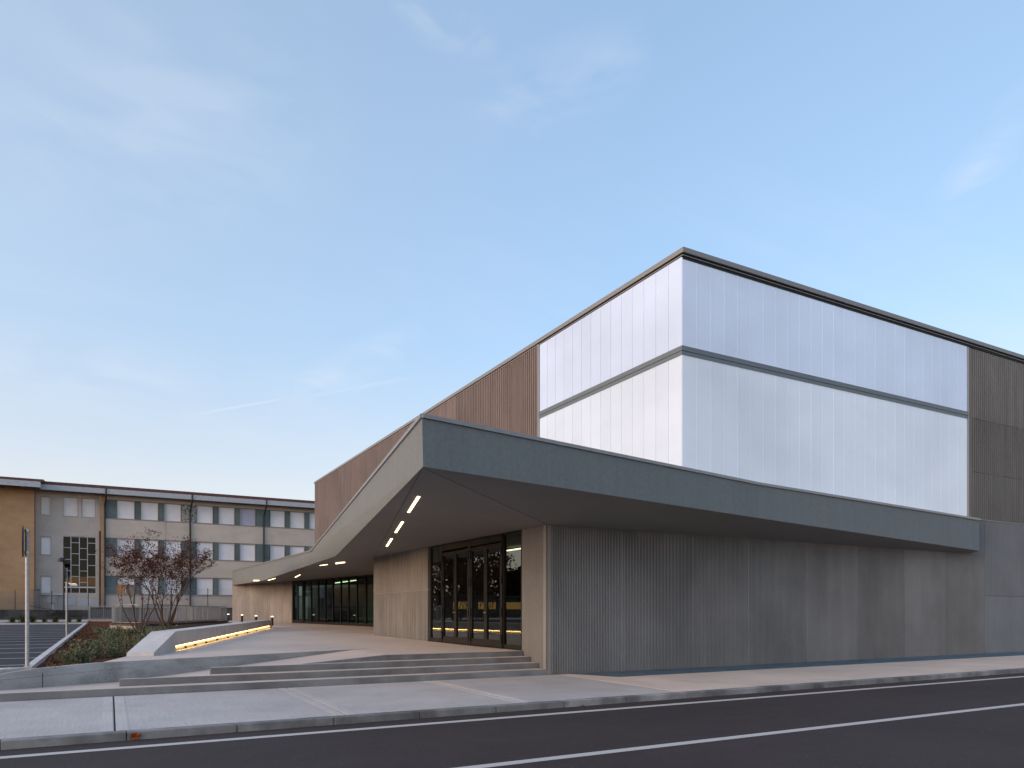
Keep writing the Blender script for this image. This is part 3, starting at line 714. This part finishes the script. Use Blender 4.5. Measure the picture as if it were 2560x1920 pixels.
# roof, gutters, eaves
MB().hexa([(-.1-6.6,YW-1.0),(x_end+.5,YW-1.0),(x_end+.5,YW+9),(-6.7,YW+9)], [12.86,12.86,13.6,13.6], [13.13,13.13,14.2,14.2]).build('roof', M['tile'], SC)
MB().box(-6.7,x_end+.5,YW-1.02,YW-.88,12.40,12.85).build('gutter', M['gutter'], SC)
MB().quad((-6.7,YW-.88,12.5),(x_end+.5,YW-.88,12.5),(x_end+.5,YW+.3,12.56),(-6.7,YW+.3,12.56)).build('eaves', M['dark'], SC)
MB().hexa([(-12.2,YW-2.4),(-5.2,YW-2.4),(-5.05,YW-1.5),(-5.05,YW+9),(-12.2,YW+9)], [12.86]*2+[12.95,13.5,13.5], [13.05]*2+[13.2,14.2,14.2]).build('roof', M['tile'], SC)
MB().box(-12.2,-5.3,YW-2.42,YW-2.3,12.36,12.84).build('gutter', M['gutter'], SC)
MB().box(-5.3,-5.2,YW-2.42,YW-1.03,12.36,12.84).build('gutter', M['gutter'], SC)
MB().quad((-12.2,YW-2.3,12.42),(-5.3,YW-2.3,12.42),(-5.3,YW-.4,12.56),(-12.2,YW-.4,12.56)).build('eaves', M['dark'], SC)
for xp in (-.42, 6.72, 13.5, 20.3):
    MB().tube((xp,YW-.1,1.0),(xp,YW-.1,11.4),.075,n=10).tube((xp,YW-.1,11.4),(xp+.1,YW-.55,12.0),.075,n=10).tube((xp+.1,YW-.55,12.0),(xp+.1,YW-1.06,12.3),.075,n=10).tube((xp+.1,YW-1.06,12.3),(xp+.1,YW-1.06,12.86),.075,n=10).build('drainpipe', M['anthracite'], SC)
# things in front of the school
o = MB().box(-5.78,-5.34,75.0,75.24,1.0,3.70).box(-5.80,-5.32,74.98,75.26,3.7,3.74).build('utility_cabinet', M['cabinet']); tag(o, 'tall narrow concrete utility cabinet between ochre and grey walls', 'cabinet')
mt = thing('meter_box', 'grey metal meter box on a white post below the small windows', 'box', (-4.4,74.6,1.1))
MB().box(-4.75,-4.02,74.5,74.8,2.52,3.15).box(-4.79,-3.98,74.46,74.82,3.15,3.19).build('box_body', M['meter'], mt, bevel=.01)
MB().box(-4.48,-4.3,74.58,74.72,1.0,2.52).build('post', M['whitepaint'], mt)
MB().box(-4.15,-4.08,74.485,74.5,2.86,2.94).build('lock', M['black'], mt)
tag(MB().tube((-.79,74,1.0),(-.79,74,8.9),.085,n=12).tube((-.79,74,8.9),(-.79,74,8.93),.085,.02,n=12).build('service_pole', M['anthracite']), 'tall plain dark pole in front of the ochre pilaster', 'pole')
lp = thing('street_lamp', 'dark street lamp with a dome shaped head standing before the stair window', 'street lamp', (-3.43,72,1.1))
MB().tube((-3.43,72,1.0),(-3.43,72,6.02),.065,.055,n=12).build('post', M['anthracite'], lp)
MB().lathe([(0,6.0),(.3,6.0),(.31,6.04),(.3,6.12),(.25,6.22),(.16,6.30),(.05,6.34),(0,6.345)],-3.55,72,20).build('lamp_head', M['anthracite'], lp, smooth=True)
bw = MB(); bw.box(-16,-1.55,70.5,70.75,.7,1.92); tag(bw.build('boundary_wall', M['blackwall']), 'low soot blackened concrete wall behind the parking lot', 'wall')
bw = MB(); bw.box(-1.5,14,72.3,72.55,.7,2.1); bw.box(-1.5,14,72.2,72.65,2.1,2.16); tag(bw.build('boundary_wall', M['cabinet']), 'low grey concrete wall seen through the bars of the ramp railing', 'wall')
# chain-link fence
cf_ = thing('chain_link_fence', 'thin grey chain-link fence on top of the low wall before the school', 'fence', (0,70.6,1.9))
for xp in (-10,-6.7,-4.2,-1.6): MB().tube((xp,70.62,1.9),(xp,70.62,3.5),.028,n=8).build('fence_post', M['anthracite'], cf_)
for xp in (1.9,4.85,7.9,10.8): MB().tube((xp,72.4,2.16),(xp,72.4,3.95),.03,n=8).build('fence_post', M['anthracite'], cf_)
ms = MB()
def net(x0, x1, y, z0, z1, p=.085, r=.0022):
    n = int((x1-x0+(z1-z0))/p)
    for i in range(n):
        a = x0 + i*p
        t0 = max(0, a-x1); t1 = min(z1-z0, a-x0)
        if t1 > t0: ms.tube((a-t0,y,z0+t0),(a-t1,y,z0+t1),r,n=3,cap=False)
        a2 = x0-(z1-z0) + i*p
        t0 = max(0, x0-a2); t1 = min(z1-z0, x1-a2)
        if t1 > t0: ms.tube((a2+t0,y,z0+t0),(a2+t1,y,z0+t1),r,n=3,cap=False)
    for z in (z0+.05,(z0+z1)/2,z1-.02): ms.tube((x0,y,z),(x1,y,z),.005,n=4)
net(-10,-1.55,70.62,1.94,3.42); net(-1.5,11,72.4,2.2,3.85)
ms.build('wire_mesh', M['steel'], cf_)
tag(MB().tube((-6.3,74.4,2.35),(-5.2,74.3,2.1),.025,n=6).tube((-5.2,74.3,2.1),(-4.55,74.2,1.98),.025,n=6).tube((-4.55,74.2,1.98),(-4.3,74.2,1.96),.025,n=6).build('cable', M['black']), 'thin black cable sagging along the foot of the ochre wall', 'cable')
# signs seen from behind / edge-on
def sign(x, y, zg, label, plate, red=False, sc_=1):
    s_ = thing('sign_post', label, 'sign', (x,y,zg))
    MB().tube((x,y,zg),(x,y,zg+2.79*sc_),.036,n=14).build('post', M['steel'], s_)
    b = Vector((s_v := .0, 0))
    # plate turned edge-on to the street view: its plane holds the sight line
    d = Vector((x, y)).normalized(); n = Vector((-d.y, d.x))
    d = (d + n*-.02).normalized(); n = Vector((-d.y, d.x))
    cz = zg + (2.25+.31)*sc_; q = MB(); seg = 20; r = .31*sc_
    cxp = Vector((x,y)) + n*.06 - d*.0
    vs = []
    for k in (0,.022):
        for i in range(seg):
            a = 2*math.pi*i/seg; p = cxp + d*(r*math.cos(a)) + n*k; vs.append((p.x,p.y,cz+r*math.sin(a)))
    q.add(vs, [tuple(range(seg)), tuple(range(2*seg-1,seg-1,-1))]+[(i,(i+1)%seg,seg+(i+1)%seg,seg+i) for i in range(seg)])
    po = q.build('sign_plate', M['signback'], s_)
    for zz in (cz+.22*sc_, cz-.22*sc_):
        MB().tube((x,y,zz-.025),(x,y,zz+.025),.045,n=12).box(min(x,cxp.x)-.012,max(x,cxp.x)+.012,y-.02,y+.02,zz-.02,zz+.02).build('clamp', M['chrome'], s_)
    return s_
sign(-1.45,17.42,G(17.4), 'near galvanised post carrying a round road sign seen edge on', None)
sign(-1.56,35.0,G(35), 'farther thin post with round road sign edge on in the parking lot', None)
# ------------------------------------------------------------------ railings and curved ramp wall
def rail(label, pts, z0, z1, post_every=8, base=None, name='railing', step=.125):
    t = thing(name, label, 'railing', (pts[0][0],pts[0][1],z0))
    P2 = [Vector(p) for p in pts]; L = [0]
    for a, b in zip(P2, P2[1:]): L.append(L[-1]+(b-a).length)
    def at(s):
        for i in range(len(P2)-1):
            if s <= L[i+1] or i == len(P2)-2: return P2[i].lerp(P2[i+1], (s-L[i])/(L[i+1]-L[i]))
    bars = MB(); n = int(L[-1]/step)
    for i in range(n+1):
        p = at(i*L[-1]/n)
        if i % post_every == 0 or i == n:
            MB().box(p.x-.025,p.x+.025,p.y-.025,p.y+.025,z0,z1).build('rail_post', M['railsteel'], t)
        else: bars.tube((p.x,p.y,z0+.07),(p.x,p.y,z1-.02),.0062,n=5,cap=False)
    bars.build('rail_bars', M['railsteel'], t)
    rl = MB()
    for a, b in zip(P2, P2[1:]):
        rl.beam(a[:], b[:], .025, z1-.03, z1+.015); rl.beam(a[:], b[:], .015, z0+.06, z0+.09)
    rl.build('top_rail', M['railsteel'], t)
    return t
ctl = [(.15,48.5),(.1,46.4),(.45,44.6),(1.1,43.3),(1.9,43.2),(2.8,44.6),(3.8,47.6),(4.9,51.2),(6.1,54.6),(7.5,57.2)]
def smooth(c, n=4):
    out = []
    for i in range(len(c)-1):
        p = [Vector(c[max(0,min(len(c)-1,i+k))]) for k in (-1,0,1,2)]
        for j in range(n):
            t = j/n; out.append(tuple(.5*((2*p[1])+(-p[0]+p[2])*t+(2*p[0]-5*p[1]+4*p[2]-p[3])*t*t+(-p[0]+3*p[1]-3*p[2]+p[3])*t**3)))
    out.append(tuple(c[-1])); return out
cur = smooth(ctl)
rail('long curved grey steel railing along the ramp behind the two trees', cur, 1.12, 2.14, 16)
rw2 = MB()
for a, b in zip(cur, cur[1:]): rw2.beam(a, b, .1, .5, 1.02, .1)
rwo = thing('ramp_wall', 'curved low beige ramp wall with dark edge under the steel railing', 'wall', (2,45,.8))
rw2.build('wall_face', M['beige'], rwo)
rw3 = MB()
for a, b in zip(cur, cur[1:]): rw3.beam(a, b, .13, 1.021, 1.11, .13)
rw3.build('wall_edge', M['blackwall'], rwo)
rail('straight short grey steel railing in front of the ochre pilaster', [(-1.58,69.8),(.2,69.4),(.3,62)], 1.16, 2.26, 8, step=.14)
MB_ = MB().hexa([(-1.7,69.6),(.35,69.2),(.35,70.4),(-1.7,70.4)], .8, 1.15)
kind(MB_.build('ramp_landing', M['beige']), 'structure')
back = [(1.6,50.5),(3.0,52.5),(5.0,57),(7.5,60.5)]
rail('inner grey steel railing on the far side of the curved ramp', smooth(back), 1.12, 2.12, 16)
# ------------------------------------------------------------------ vegetation
def leafq(mb, p, s, rnd):
    a = Vector((rnd.uniform(-1,1),rnd.uniform(-1,1),rnd.uniform(-1,1))).normalized(); b = a.orthogonal().normalized()
    b = (b*math.cos(r_ := rnd.uniform(0,6.28)) + a.cross(b)*math.sin(r_)); c_ = a.cross(b)
    p = Vector(p)
    mb.add([p, p+b*s*.5+c_*s*.28, p+b*s, p+b*s*.5-c_*s*.28], [(0,1,2,3)])
def crape(root, height, seed, nst, spread, leaves, lean=(0,0)):
    rnd = random.Random(seed); wood = MB(); lv = MB(); base = Vector(root.location)
    def tuft(p, n, sg):
        for _ in range(int(n*1.9)): leafq(lv, p+Vector((rnd.gauss(0,sg),rnd.gauss(0,sg),rnd.gauss(0,sg*.8))), rnd.uniform(.05,.1), rnd)
    def grow(p, d, L, r, depth):
        n = 3
        for i in range(n):
            d2 = (d + Vector((rnd.uniform(-1,1),rnd.uniform(-1,1),rnd.uniform(-.35,.55)))*.15).normalized()
            q = p + d2*(L/n); r2 = r*.9
            wood.tube(p, q, r, r2, n=6 if r > .012 else 4, cap=False); p, d, r = q, d2, r2
            if depth >= 2 and rnd.random() < leaves*.6: tuft(p, rnd.randint(1,4), .07)
            if depth in (1,2,3) and rnd.random() < .42:     # side twig
                sd = (d*.5 + Vector((rnd.uniform(-1,1),rnd.uniform(-1,1),rnd.uniform(-.1,.4)))).normalized()
                t = p
                for k in range(4):
                    sd = (sd + Vector((rnd.uniform(-1,1),rnd.uniform(-1,1),rnd.uniform(-.4,.5)))*.25).normalized()
                    t2 = t + sd*rnd.uniform(.08,.16); wood.tube(t, t2, max(.003,r*.3), max(.0025,r*.24), n=4, cap=False); t = t2
                    if rnd.random() < leaves: tuft(t, rnd.randint(1,4), .055)
        if depth >= 6 or L < .13 or r < .0022:
            if rnd.random() < leaves*1.1: tuft(p, rnd.randint(2,6), .07)
            return
        for k in range(rnd.choice((2,2,3)) if depth else 2):
            ax = Vector((rnd.uniform(-1,1),rnd.uniform(-1,1),rnd.uniform(-.3,.5)))
            nd = (d + ax*(.42 if depth < 2 else .66)).normalized()
            if nd.z < .05: nd.z = .1; nd.normalize()
            grow(p, nd, L*rnd.uniform(.66,.88), r*rnd.uniform(.55,.72), depth+1)
    for k in range(nst):
        a = 2*math.pi*(k+rnd.uniform(-.25,.25))/nst
        t = spread*rnd.uniform(.4,1.0)
        d = Vector((math.cos(a)*t+lean[0], math.sin(a)*t+lean[1], 1)).normalized()
        p0 = base + Vector((math.cos(a)*.1, math.sin(a)*.1, -.05))
        grow(p0, d, height*rnd.uniform(.22,.30), rnd.uniform(.03,.042), 0)
    wood.build('trunk', M['bark'], root); lv.build('crown', M['redleaf'], root)
t1 = thing('crape_myrtle_tree', 'left smaller multi-stemmed tree with the most bright red leaves', 'tree', (1.15,37.4,.86))
crape(t1, 4.8, 5, 6, .5, .85, (-.06,0))
t2 = thing('crape_myrtle_tree', 'right larger multi-stemmed tree with dark red brown leaves near the bench wall', 'tree', (2.35,38.4,.86))
crape(t2, 5.3, 21, 9, .48, .85, (.04,0))
# dark trees left of the frame that the door glass mirrors
def bigtree(loc, h, seed, m, label):
    rnd = random.Random(seed); t = thing('broadleaf_tree', label, 'tree', loc, 'trees mirrored in the entrance doors')
    x, y, z = loc; tr = MB(); lv = MB()
    tr.tube((x,y,z-.1),(x,y,z+h*.35),.22,.16); 
    for k in range(9):
        a = rnd.uniform(0,6.28); q = (x+math.cos(a)*h*.22, y+math.sin(a)*h*.22, z+h*rnd.uniform(.5,.85)); tr.tube((x,y,z+h*.33),q,.1,.03,n=6)
    cl = [(rnd.gauss(0,h*.17),rnd.gauss(0,h*.17),rnd.uniform(.12,.95)*h,rnd.uniform(.1,.18)*h) for _ in range(34)]
    for cx_,cy_,cz_,r in cl:
        for _ in range(130):
            v = Vector((rnd.gauss(0,1),rnd.gauss(0,1),rnd.gauss(0,.8))).normalized()*r*rnd.uniform(.3,1)
            leafq(lv,(x+cx_+v.x,y+cy_+v.y,z+max(.2,cz_+v.z)),rnd.uniform(.3,.6),rnd)
    tr.build('trunk', M['bark'], t); lv.build('crown', M[m], t)
for i,(x_,y_,h_,mm) in enumerate(((-13.5,84,10,'tree'),(-16.5,77,10.5,'tree'),(-19.5,82,11,'treered'),(-22.5,76,5.6,'treered'),(-26,82,6.2,'treered'),(-29.5,75,10,'tree'),(-34,80,9,'tree'),(-39,74,9.5,'tree'),(-46,78,10,'tree'))):
    bigtree((x_,y_,G(y_)), h_, 40+i, mm, 'dark leafy tree beyond the parking lot, mirrored in the door glass')
pv = thing('low_pavilion', 'low dark building with warm lit windows mirrored in the entrance doors', 'building', (-19,71,1))
MB().box(-27,-11.5,71.5,74,.8,3.4).build('wall', M['blackwall'], pv); MB().box(-27.3,-11.2,71.2,74.3,3.4,3.6).build('roof', M['anthracite'], pv)
for x0, x1 in ((-25.4,-24.2),(-21.6,-18.4),(-17.6,-15.4),(-14.2,-12.4)):
    f_ = MB().box(x0-.06,x1+.06,71.45,71.5,2.0,2.06).box(x0-.06,x1+.06,71.45,71.5,2.86,2.92).build('window', M['black'], pv)
    MB().box(x0,x1,71.46,71.49,2.06,2.86).build('pane', emit('lit_pane', (1,.58,.12), .12), f_)
# ground cover: low sprigs all over the bed
rnd = random.Random(77)
def bed_ok(x, y):
    if y < RW(x)+.2 or x < -1.25: return False
    xr = 1.2+.302*(y-21.6) if y > 21 else .2+.1*(y-17.3)
    if x > xr-.75+.0*(y): return False
    for a in cur:
        if y > a[1]-.3 and abs(x-a[0]) < .8: return False
    return True
gc = MB()
for _ in range(3000):
    y = 17.2 + 28*rnd.random()**1.2; x = rnd.uniform(-1.25,6.5)
    if not bed_ok(x,y): continue
    patch = math.sin(x*1.3+y*.55)+math.sin(y*.9-x*.7)
    if patch < -.4 and rnd.random() < .75: continue
    z = SZ(x,y)-.02
    for _ in range(5):
        a = rnd.uniform(0,6.28); l = rnd.uniform(.07,.2); t = rnd.uniform(.2,.8)
        dx, dy = math.cos(a)*l*t, math.sin(a)*l*t; w = .008
        gc.quad((x-w*math.sin(a),y+w*math.cos(a),z),(x+w*math.sin(a),y-w*math.cos(a),z),(x+dx,y+dy,z+l))
kind(gc.build('ground_cover', M['ground']), 'stuff')
# bark chips lying on the bed
bc = MB()
for _ in range(9000):
    y = 17.2 + 20*rnd.random()**1.6; x = rnd.uniform(-1.3,4.5)
    if not bed_ok(x,y): continue
    z = SZ(x,y)-.012; a = rnd.uniform(0,6.28); l = rnd.uniform(.02,.06); w = l*.4; h = rnd.uniform(0,.025)
    c_, s_ = math.cos(a), math.sin(a)
    bc.quad((x-c_*l-s_*w,y-s_*l+c_*w,z),(x-c_*l+s_*w,y-s_*l-c_*w,z+h),(x+c_*l+s_*w,y+s_*l-c_*w,z+h),(x+c_*l-s_*w,y+s_*l+c_*w,z+.004))
kind(bc.build('bark_chips', leaf('bark_chip', (.05,.018,.01), (.22,.078,.042), .9)), 'stuff')
# sage-like shrubs
s0 = thing('sage_shrub', 'small grey green feathery shrub growing in the red bark mulch', 'shrub', (-.6,19.2,SZ(-.6,19.2)-.03), 'grey green shrubs in the mulch bed')
fo = MB(); rs_ = random.Random(9); bx_, by_, bz_ = s0.location
for _ in range(130):
    a = rs_.uniform(0,6.28); t = abs(rs_.gauss(0,.42)); l = rs_.uniform(.16,.36)
    dx, dy = math.cos(a)*t*l, math.sin(a)*t*l
    x, y = bx_+rs_.gauss(0,.13), by_+rs_.gauss(0,.13)
    p0 = Vector((x,y,bz_)); p1 = Vector((x+dx,y+dy,bz_+l)); w = .005
    fo.quad((p0.x-w,p0.y,p0.z),(p0.x+w,p0.y,p0.z),tuple(p1))
    for k in range(9):
        q = p0.lerp(p1, .2+.8*k/8)
        leafq(fo, q, rs_.uniform(.03,.06), rs_)
fo.build('foliage', M['sage'], s0)
spots = []
tries = 0
while len(spots) < 20 and tries < 4000:
    tries += 1
    y = 17.9 + 21*rnd.random()**1.15; x = rnd.uniform(-1.1,5)
    if not bed_ok(x+.15,y): continue
    if y < 21 and x > -.2: continue
    if all((x-a)**2+(y-b)**2 > (.55 if y < 24 else 1.0)**2 for a,b in spots): spots.append((x,y))
for x, y in spots: dup(s0, (x,y,SZ(x,y)-.03), rnd.uniform(0,6.28), rnd.uniform(.8,1.35))
# strappy grass tufts
g0 = thing('grass_tuft', 'tuft of long green strappy leaves behind the pale bench wall', 'grass tuft', (3.0,29,SZ(3,29)-.03), 'grass tufts along the bench wall')
bl = MB(); bx_, by_, bz_ = g0.location
for _ in range(90):
    a = rs_.uniform(0,6.28); t = rs_.uniform(.15,.75); l = rs_.uniform(.3,.5); w = .009
    x, y = bx_+rs_.gauss(0,.07), by_+rs_.gauss(0,.07); c_, s_ = math.cos(a), math.sin(a)
    p = [(x,y,bz_),(x+c_*t*l*.4,y+s_*t*l*.4,bz_+l*.65),(x+c_*t*l*.9,y+s_*t*l*.9,bz_+l*(.95-.3*t))]
    bl.quad((p[0][0]-s_*w,p[0][1]+c_*w,p[0][2]),(p[0][0]+s_*w,p[0][1]-c_*w,p[0][2]),(p[1][0]+s_*w,p[1][1]-c_*w,p[1][2]),(p[1][0]-s_*w,p[1][1]+c_*w,p[1][2]))
    bl.quad((p[1][0]-s_*w,p[1][1]+c_*w,p[1][2]),(p[1][0]+s_*w,p[1][1]-c_*w,p[1][2]),p[2])
bl.build('blades', M['grass'], g0)
for k in range(46):
    s = 6 + 16.5*k/45 + rnd.uniform(-.2,.2); w = .95 + rnd.uniform(0,.55)
    p = bp(s, w); dup(g0, (p[0],p[1],SZ(*p)-.03), rnd.uniform(0,6.28), rnd.uniform(.75,1.15))
for i,(x_,sc_) in enumerate(((-5.75,1.3),(-5.1,1.6),(-4.6,1.5),(-3.9,1.0),(-3.3,1.2),(-2.5,1.1),(-1.9,1.0))):
    o = dup(g0, (x_,58.9,.98), i, sc_, 'tuft of green grass in the white kerbed island behind the parking lot'); o['group'] = 'grass tufts in the parking island'
# straw flowers by the wall
for i,(x_,y_) in enumerate(((-1.02,17.18),(-.62,17.36),(-1.72,16.9),(-1.36,17.06))):
    z_ = SZ(x_,max(17.1,y_))
    q = MB()
    for _ in range(45): leafq(q,(x_+rnd.gauss(0,.05),y_+rnd.gauss(0,.03),z_+rnd.uniform(0,.11)),rnd.uniform(.012,.032),rnd)
    o = q.build('dry_flower', M['straw']); tag(o, 'small tuft of dry straw coloured flowers at the wall edge', 'flowers', 'dry flowers along the wall edge')
# leaves in the gutter
def dead_leaf(loc, s, label, up):
    n = 14; vs = [(loc[0],loc[1],loc[2]+(.02 if not up else s*.5))]
    for i in range(n):
        a = 2*math.pi*i/n; r = s*(.88+.12*math.cos(5*a)+.06*math.sin(3*a))
        if up: vs.append((loc[0]+r*math.cos(a), loc[1]-.012*math.sin(3*a)-.02, loc[2]+s*.75+r*math.sin(a)*.75))
        else: vs.append((loc[0]+r*math.cos(a), loc[1]+r*math.sin(a)*.6, loc[2]+.012+.02*math.sin(2*a)**2))
    me = MB().add(vs, [(0,1+i,1+(i+1)%n) for i in range(n)]).build('dead_leaf', M['dead'])
    sd = me.modifiers.new('thick','SOLIDIFY'); sd.thickness = .002
    tag(me, label, 'leaf')
lt = MB(); rl_ = random.Random(12)
for _ in range(420):
    x = rl_.uniform(-3,26); y = 11.19-abs(rl_.gauss(0,.09)); a = rl_.uniform(0,6.28); l = rl_.uniform(.006,.022)
    lt.quad((x-l*math.cos(a),y-l*math.sin(a),.004),(x+l*.4*math.sin(a),y-l*.4*math.cos(a),.006),(x+l*math.cos(a),y+l*math.sin(a),.006),(x-l*.4*math.sin(a),y+l*.4*math.cos(a),.008))
kind(lt.build('gutter_litter', leaf('litter', (.05,.03,.02), (.2,.15,.1))), 'stuff')
dead_leaf((.305,11.185,.005), .07, 'large orange brown dead leaf leaning against the kerb', True)
dead_leaf((7.65,11.14,.0), .045, 'small curled brown leaf lying at the kerb foot below the steps', False)
dead_leaf((21.2,11.12,.0), .07, 'dark dead leaf in the gutter at the far right of the road', False)
# ------------------------------------------------------------------ sky, sun, camera
w = bpy.data.worlds.new('World'); bpy.context.scene.world = w; w.use_nodes = True
nt = w.node_tree; N = nt.nodes; Lk = nt.links
bg = N['Background']
sk = N.new('ShaderNodeTexSky'); sk.sky_type = 'NISHITA'; sk.sun_disc = False
SUN_EL, SUN_AZ = R(9), R(-103)          # azimuth clockwise from +Y: low in the -X direction
sk.sun_elevation = SUN_EL; sk.sun_rotation = SUN_AZ; sk.dust_density = .7; sk.ozone_density = 2.0
gm = N.new('ShaderNodeGamma'); gm.inputs[1].default_value = .5; Lk.new(sk.outputs[0], gm.inputs[0])
def mathn(op, a, b=None):
    x = N.new('ShaderNodeMath'); x.operation = op
    for i, q in enumerate((a,b)):
        if q is None: continue
        if isinstance(q,(int,float)): x.inputs[i].default_value = q
        else: Lk.new(q, x.inputs[i])
    return x.outputs[0]
tc = N.new('ShaderNodeTexCoord'); sp = N.new('ShaderNodeSeparateXYZ'); Lk.new(tc.outputs['Generated'], sp.inputs[0])
zz = mathn('ADD', mathn('MAXIMUM', sp.outputs[2], 0), .12)
cb = N.new('ShaderNodeCombineXYZ'); Lk.new(mathn('DIVIDE', sp.outputs[0], zz), cb.inputs[0]); Lk.new(mathn('DIVIDE', sp.outputs[1], zz), cb.inputs[1])
def cloud(scale, rot, lo, hi, amt, det=7):
    mp = N.new('ShaderNodeMapping'); mp.inputs['Scale'].default_value = scale; mp.inputs['Rotation'].default_value = (0,0,rot)
    Lk.new(cb.outputs[0], mp.inputs[0]); nz = N.new('ShaderNodeTexNoise'); nz.inputs['Scale'].default_value = 1
    nz.inputs['Detail'].default_value = det; nz.inputs['Roughness'].default_value = .58; nz.inputs['Distortion'].default_value = .6
    Lk.new(mp.outputs[0], nz.inputs['Vector'])
    mr = N.new('ShaderNodeMapRange'); mr.interpolation_type = 'SMOOTHSTEP'; Lk.new(nz.outputs['Fac'], mr.inputs[0])
    for i,q in enumerate((lo,hi,0,amt)): mr.inputs[i+1].default_value = q
    return mr.outputs[0]
c1 = cloud((.35,1.5,1), R(-62), .5, .8, .25)
c2 = cloud((.55,.75,1), R(20), .5, .8, .35, 5)
cl = mathn('MAXIMUM', c1, c2)
tint = N.new('ShaderNodeMix'); tint.data_type = 'RGBA'; tint.blend_type = 'MULTIPLY'; tint.inputs[0].default_value = 1
Lk.new(gm.outputs[0], tint.inputs[6]); hz = N.new('ShaderNodeMix'); hz.data_type = 'RGBA'; hmr = N.new('ShaderNodeMapRange'); Lk.new(sp.outputs[2], hmr.inputs[0])
for i,q in enumerate((0,.34,0,1)): hmr.inputs[i+1].default_value = q
Lk.new(hmr.outputs[0], hz.inputs[0]); hz.inputs[6].default_value = (1.36,1.03,.90,1); hz.inputs[7].default_value = (.90,1.03,1.2,1); Lk.new(hz.outputs[2], tint.inputs[7])
# contrail: a thin great-circle stripe between two bearings
def direction(px_, py_):
    l = (px_-1280)/1818; a = R(28.93)
    return Vector((math.sin(a)+math.cos(a)*l, math.cos(a)-math.sin(a)*l, (1530-py_)/1818)).normalized()
d0, d1 = direction(440,1044), direction(1060,938)
nrmv = d0.cross(d1).normalized(); mid = (d0+d1).normalized(); half = d0.dot(mid)
def dotn(v):
    x = N.new('ShaderNodeVectorMath'); x.operation = 'DOT_PRODUCT'; Lk.new(tc.outputs['Generated'], x.inputs[0]); x.inputs[1].default_value = v; return x.outputs['Value']
def rmap(v, a, b, c, d):
    mr = N.new('ShaderNodeMapRange'); Lk.new(v, mr.inputs[0])
    for i,q in enumerate((a,b,c,d)): mr.inputs[i+1].default_value = q
    return mr.outputs[0]
def stripe(pa, pb, w0, w1, amt, ragged=0):
    da_, db_ = direction(*pa), direction(*pb); nn = da_.cross(db_).normalized(); mm = (da_+db_).normalized(); hh = da_.dot(mm)
    d_ = mathn('ABSOLUTE', dotn(nn)); k_ = rmap(dotn(mm), hh, hh+(1-hh)*.95, 0, 1)
    v_ = mathn('MULTIPLY', rmap(d_, w0, w1, amt, 0), k_)
    if ragged:
        nz = N.new('ShaderNodeTexNoise'); nz.inputs['Scale'].default_value = ragged; nz.inputs['Detail'].default_value = 8; nz.inputs['Distortion'].default_value = 1.2
        mp = N.new('ShaderNodeMapping'); mp.inputs['Scale'].default_value = (1,1,2.6); mp.inputs['Rotation'].default_value = (0,R(35),0)
        Lk.new(tc.outputs['Generated'], mp.inputs[0]); Lk.new(mp.outputs[0], nz.inputs['Vector'])
        v_ = mathn('MULTIPLY', v_, rmap(nz.outputs['Fac'], .36, .66, 0, 1))
    return v_
for args in (((440,1044),(760,988),.0004,.0022,.42), ((720,1000),(1060,938),.0004,.004,.25),
             ((600,1060),(1080,820),0,.035,.42,9), ((1140,310),(1640,120),0,.05,.38,7), ((960,0),(1260,120),0,.03,.4,9),
             ((-300,340),(900,240),0,.17,.3,5.5), ((-200,900),(560,960),0,.06,.4,6), ((2330,560),(2640,180),0,.03,.35,9)):
    cl = mathn('MAXIMUM', cl, stripe(*args))
mx = N.new('ShaderNodeMix'); mx.data_type = 'RGBA'; # the whole sky pales towards the glow at the left
side = mathn('MULTIPLY', rmap(dotn(Vector((-.97,.24,0))), -.35, .36, 0, .34), rmap(sp.outputs[2], .55, .95, 1, 0))
cl = mathn('ADD', cl, mathn('MULTIPLY', side, mathn('SUBTRACT', 1, cl)))
Lk.new(cl, mx.inputs[0]); Lk.new(tint.outputs[2], mx.inputs[6])
# clouds take the tone of the sky behind them, paler and a little pink
wh = N.new('ShaderNodeMix'); wh.data_type = 'RGBA'; wh.inputs[0].default_value = .6
Lk.new(tint.outputs[2], wh.inputs[6]); wh.inputs[7].default_value = (1.98,2.04,2.15,1); Lk.new(wh.outputs[2], mx.inputs[7])
Lk.new(mx.outputs[2], bg.inputs[0]); bg.inputs[1].default_value = .12
sl = bpy.data.lights.new('sun', 'SUN'); sl.energy = .72; sl.angle = R(45); sl.color = (1,.68,.44)
so = bpy.data.objects.new('sun', sl); C.objects.link(so)
LE, LA = R(14), R(-96)
dv = Vector((math.sin(LA)*math.cos(LE), math.cos(LA)*math.cos(LE), math.sin(LE)))
so.rotation_euler = dv.to_track_quat('Z','Y').to_euler(); so.location = (0,0,40)
cam = bpy.data.cameras.new('camera'); co = bpy.data.objects.new('camera', cam); C.objects.link(co)
co.location = (0,0,1.75); co.rotation_euler = (R(90),0,R(-28.93))
cam.sensor_width = 36; cam.lens = 36*1818/2560; cam.shift_y = (1530-960)/2560; cam.clip_end = 3000; cam.clip_start = .05
sc = bpy.context.scene; sc.camera = co
sc.view_settings.view_transform = 'Standard'; sc.view_settings.look = 'None'; sc.view_settings.gamma = 1
sc.view_settings.exposure = EXPO
sc.render.engine = 'CYCLES'; sc.cycles.use_denoising = True; sc.cycles.max_bounces = 6; sc.cycles.transparent_max_bounces = 12
sc.cycles.sample_clamp_indirect = 4; sc.cycles.caustics_reflective = False; sc.cycles.caustics_refractive = False
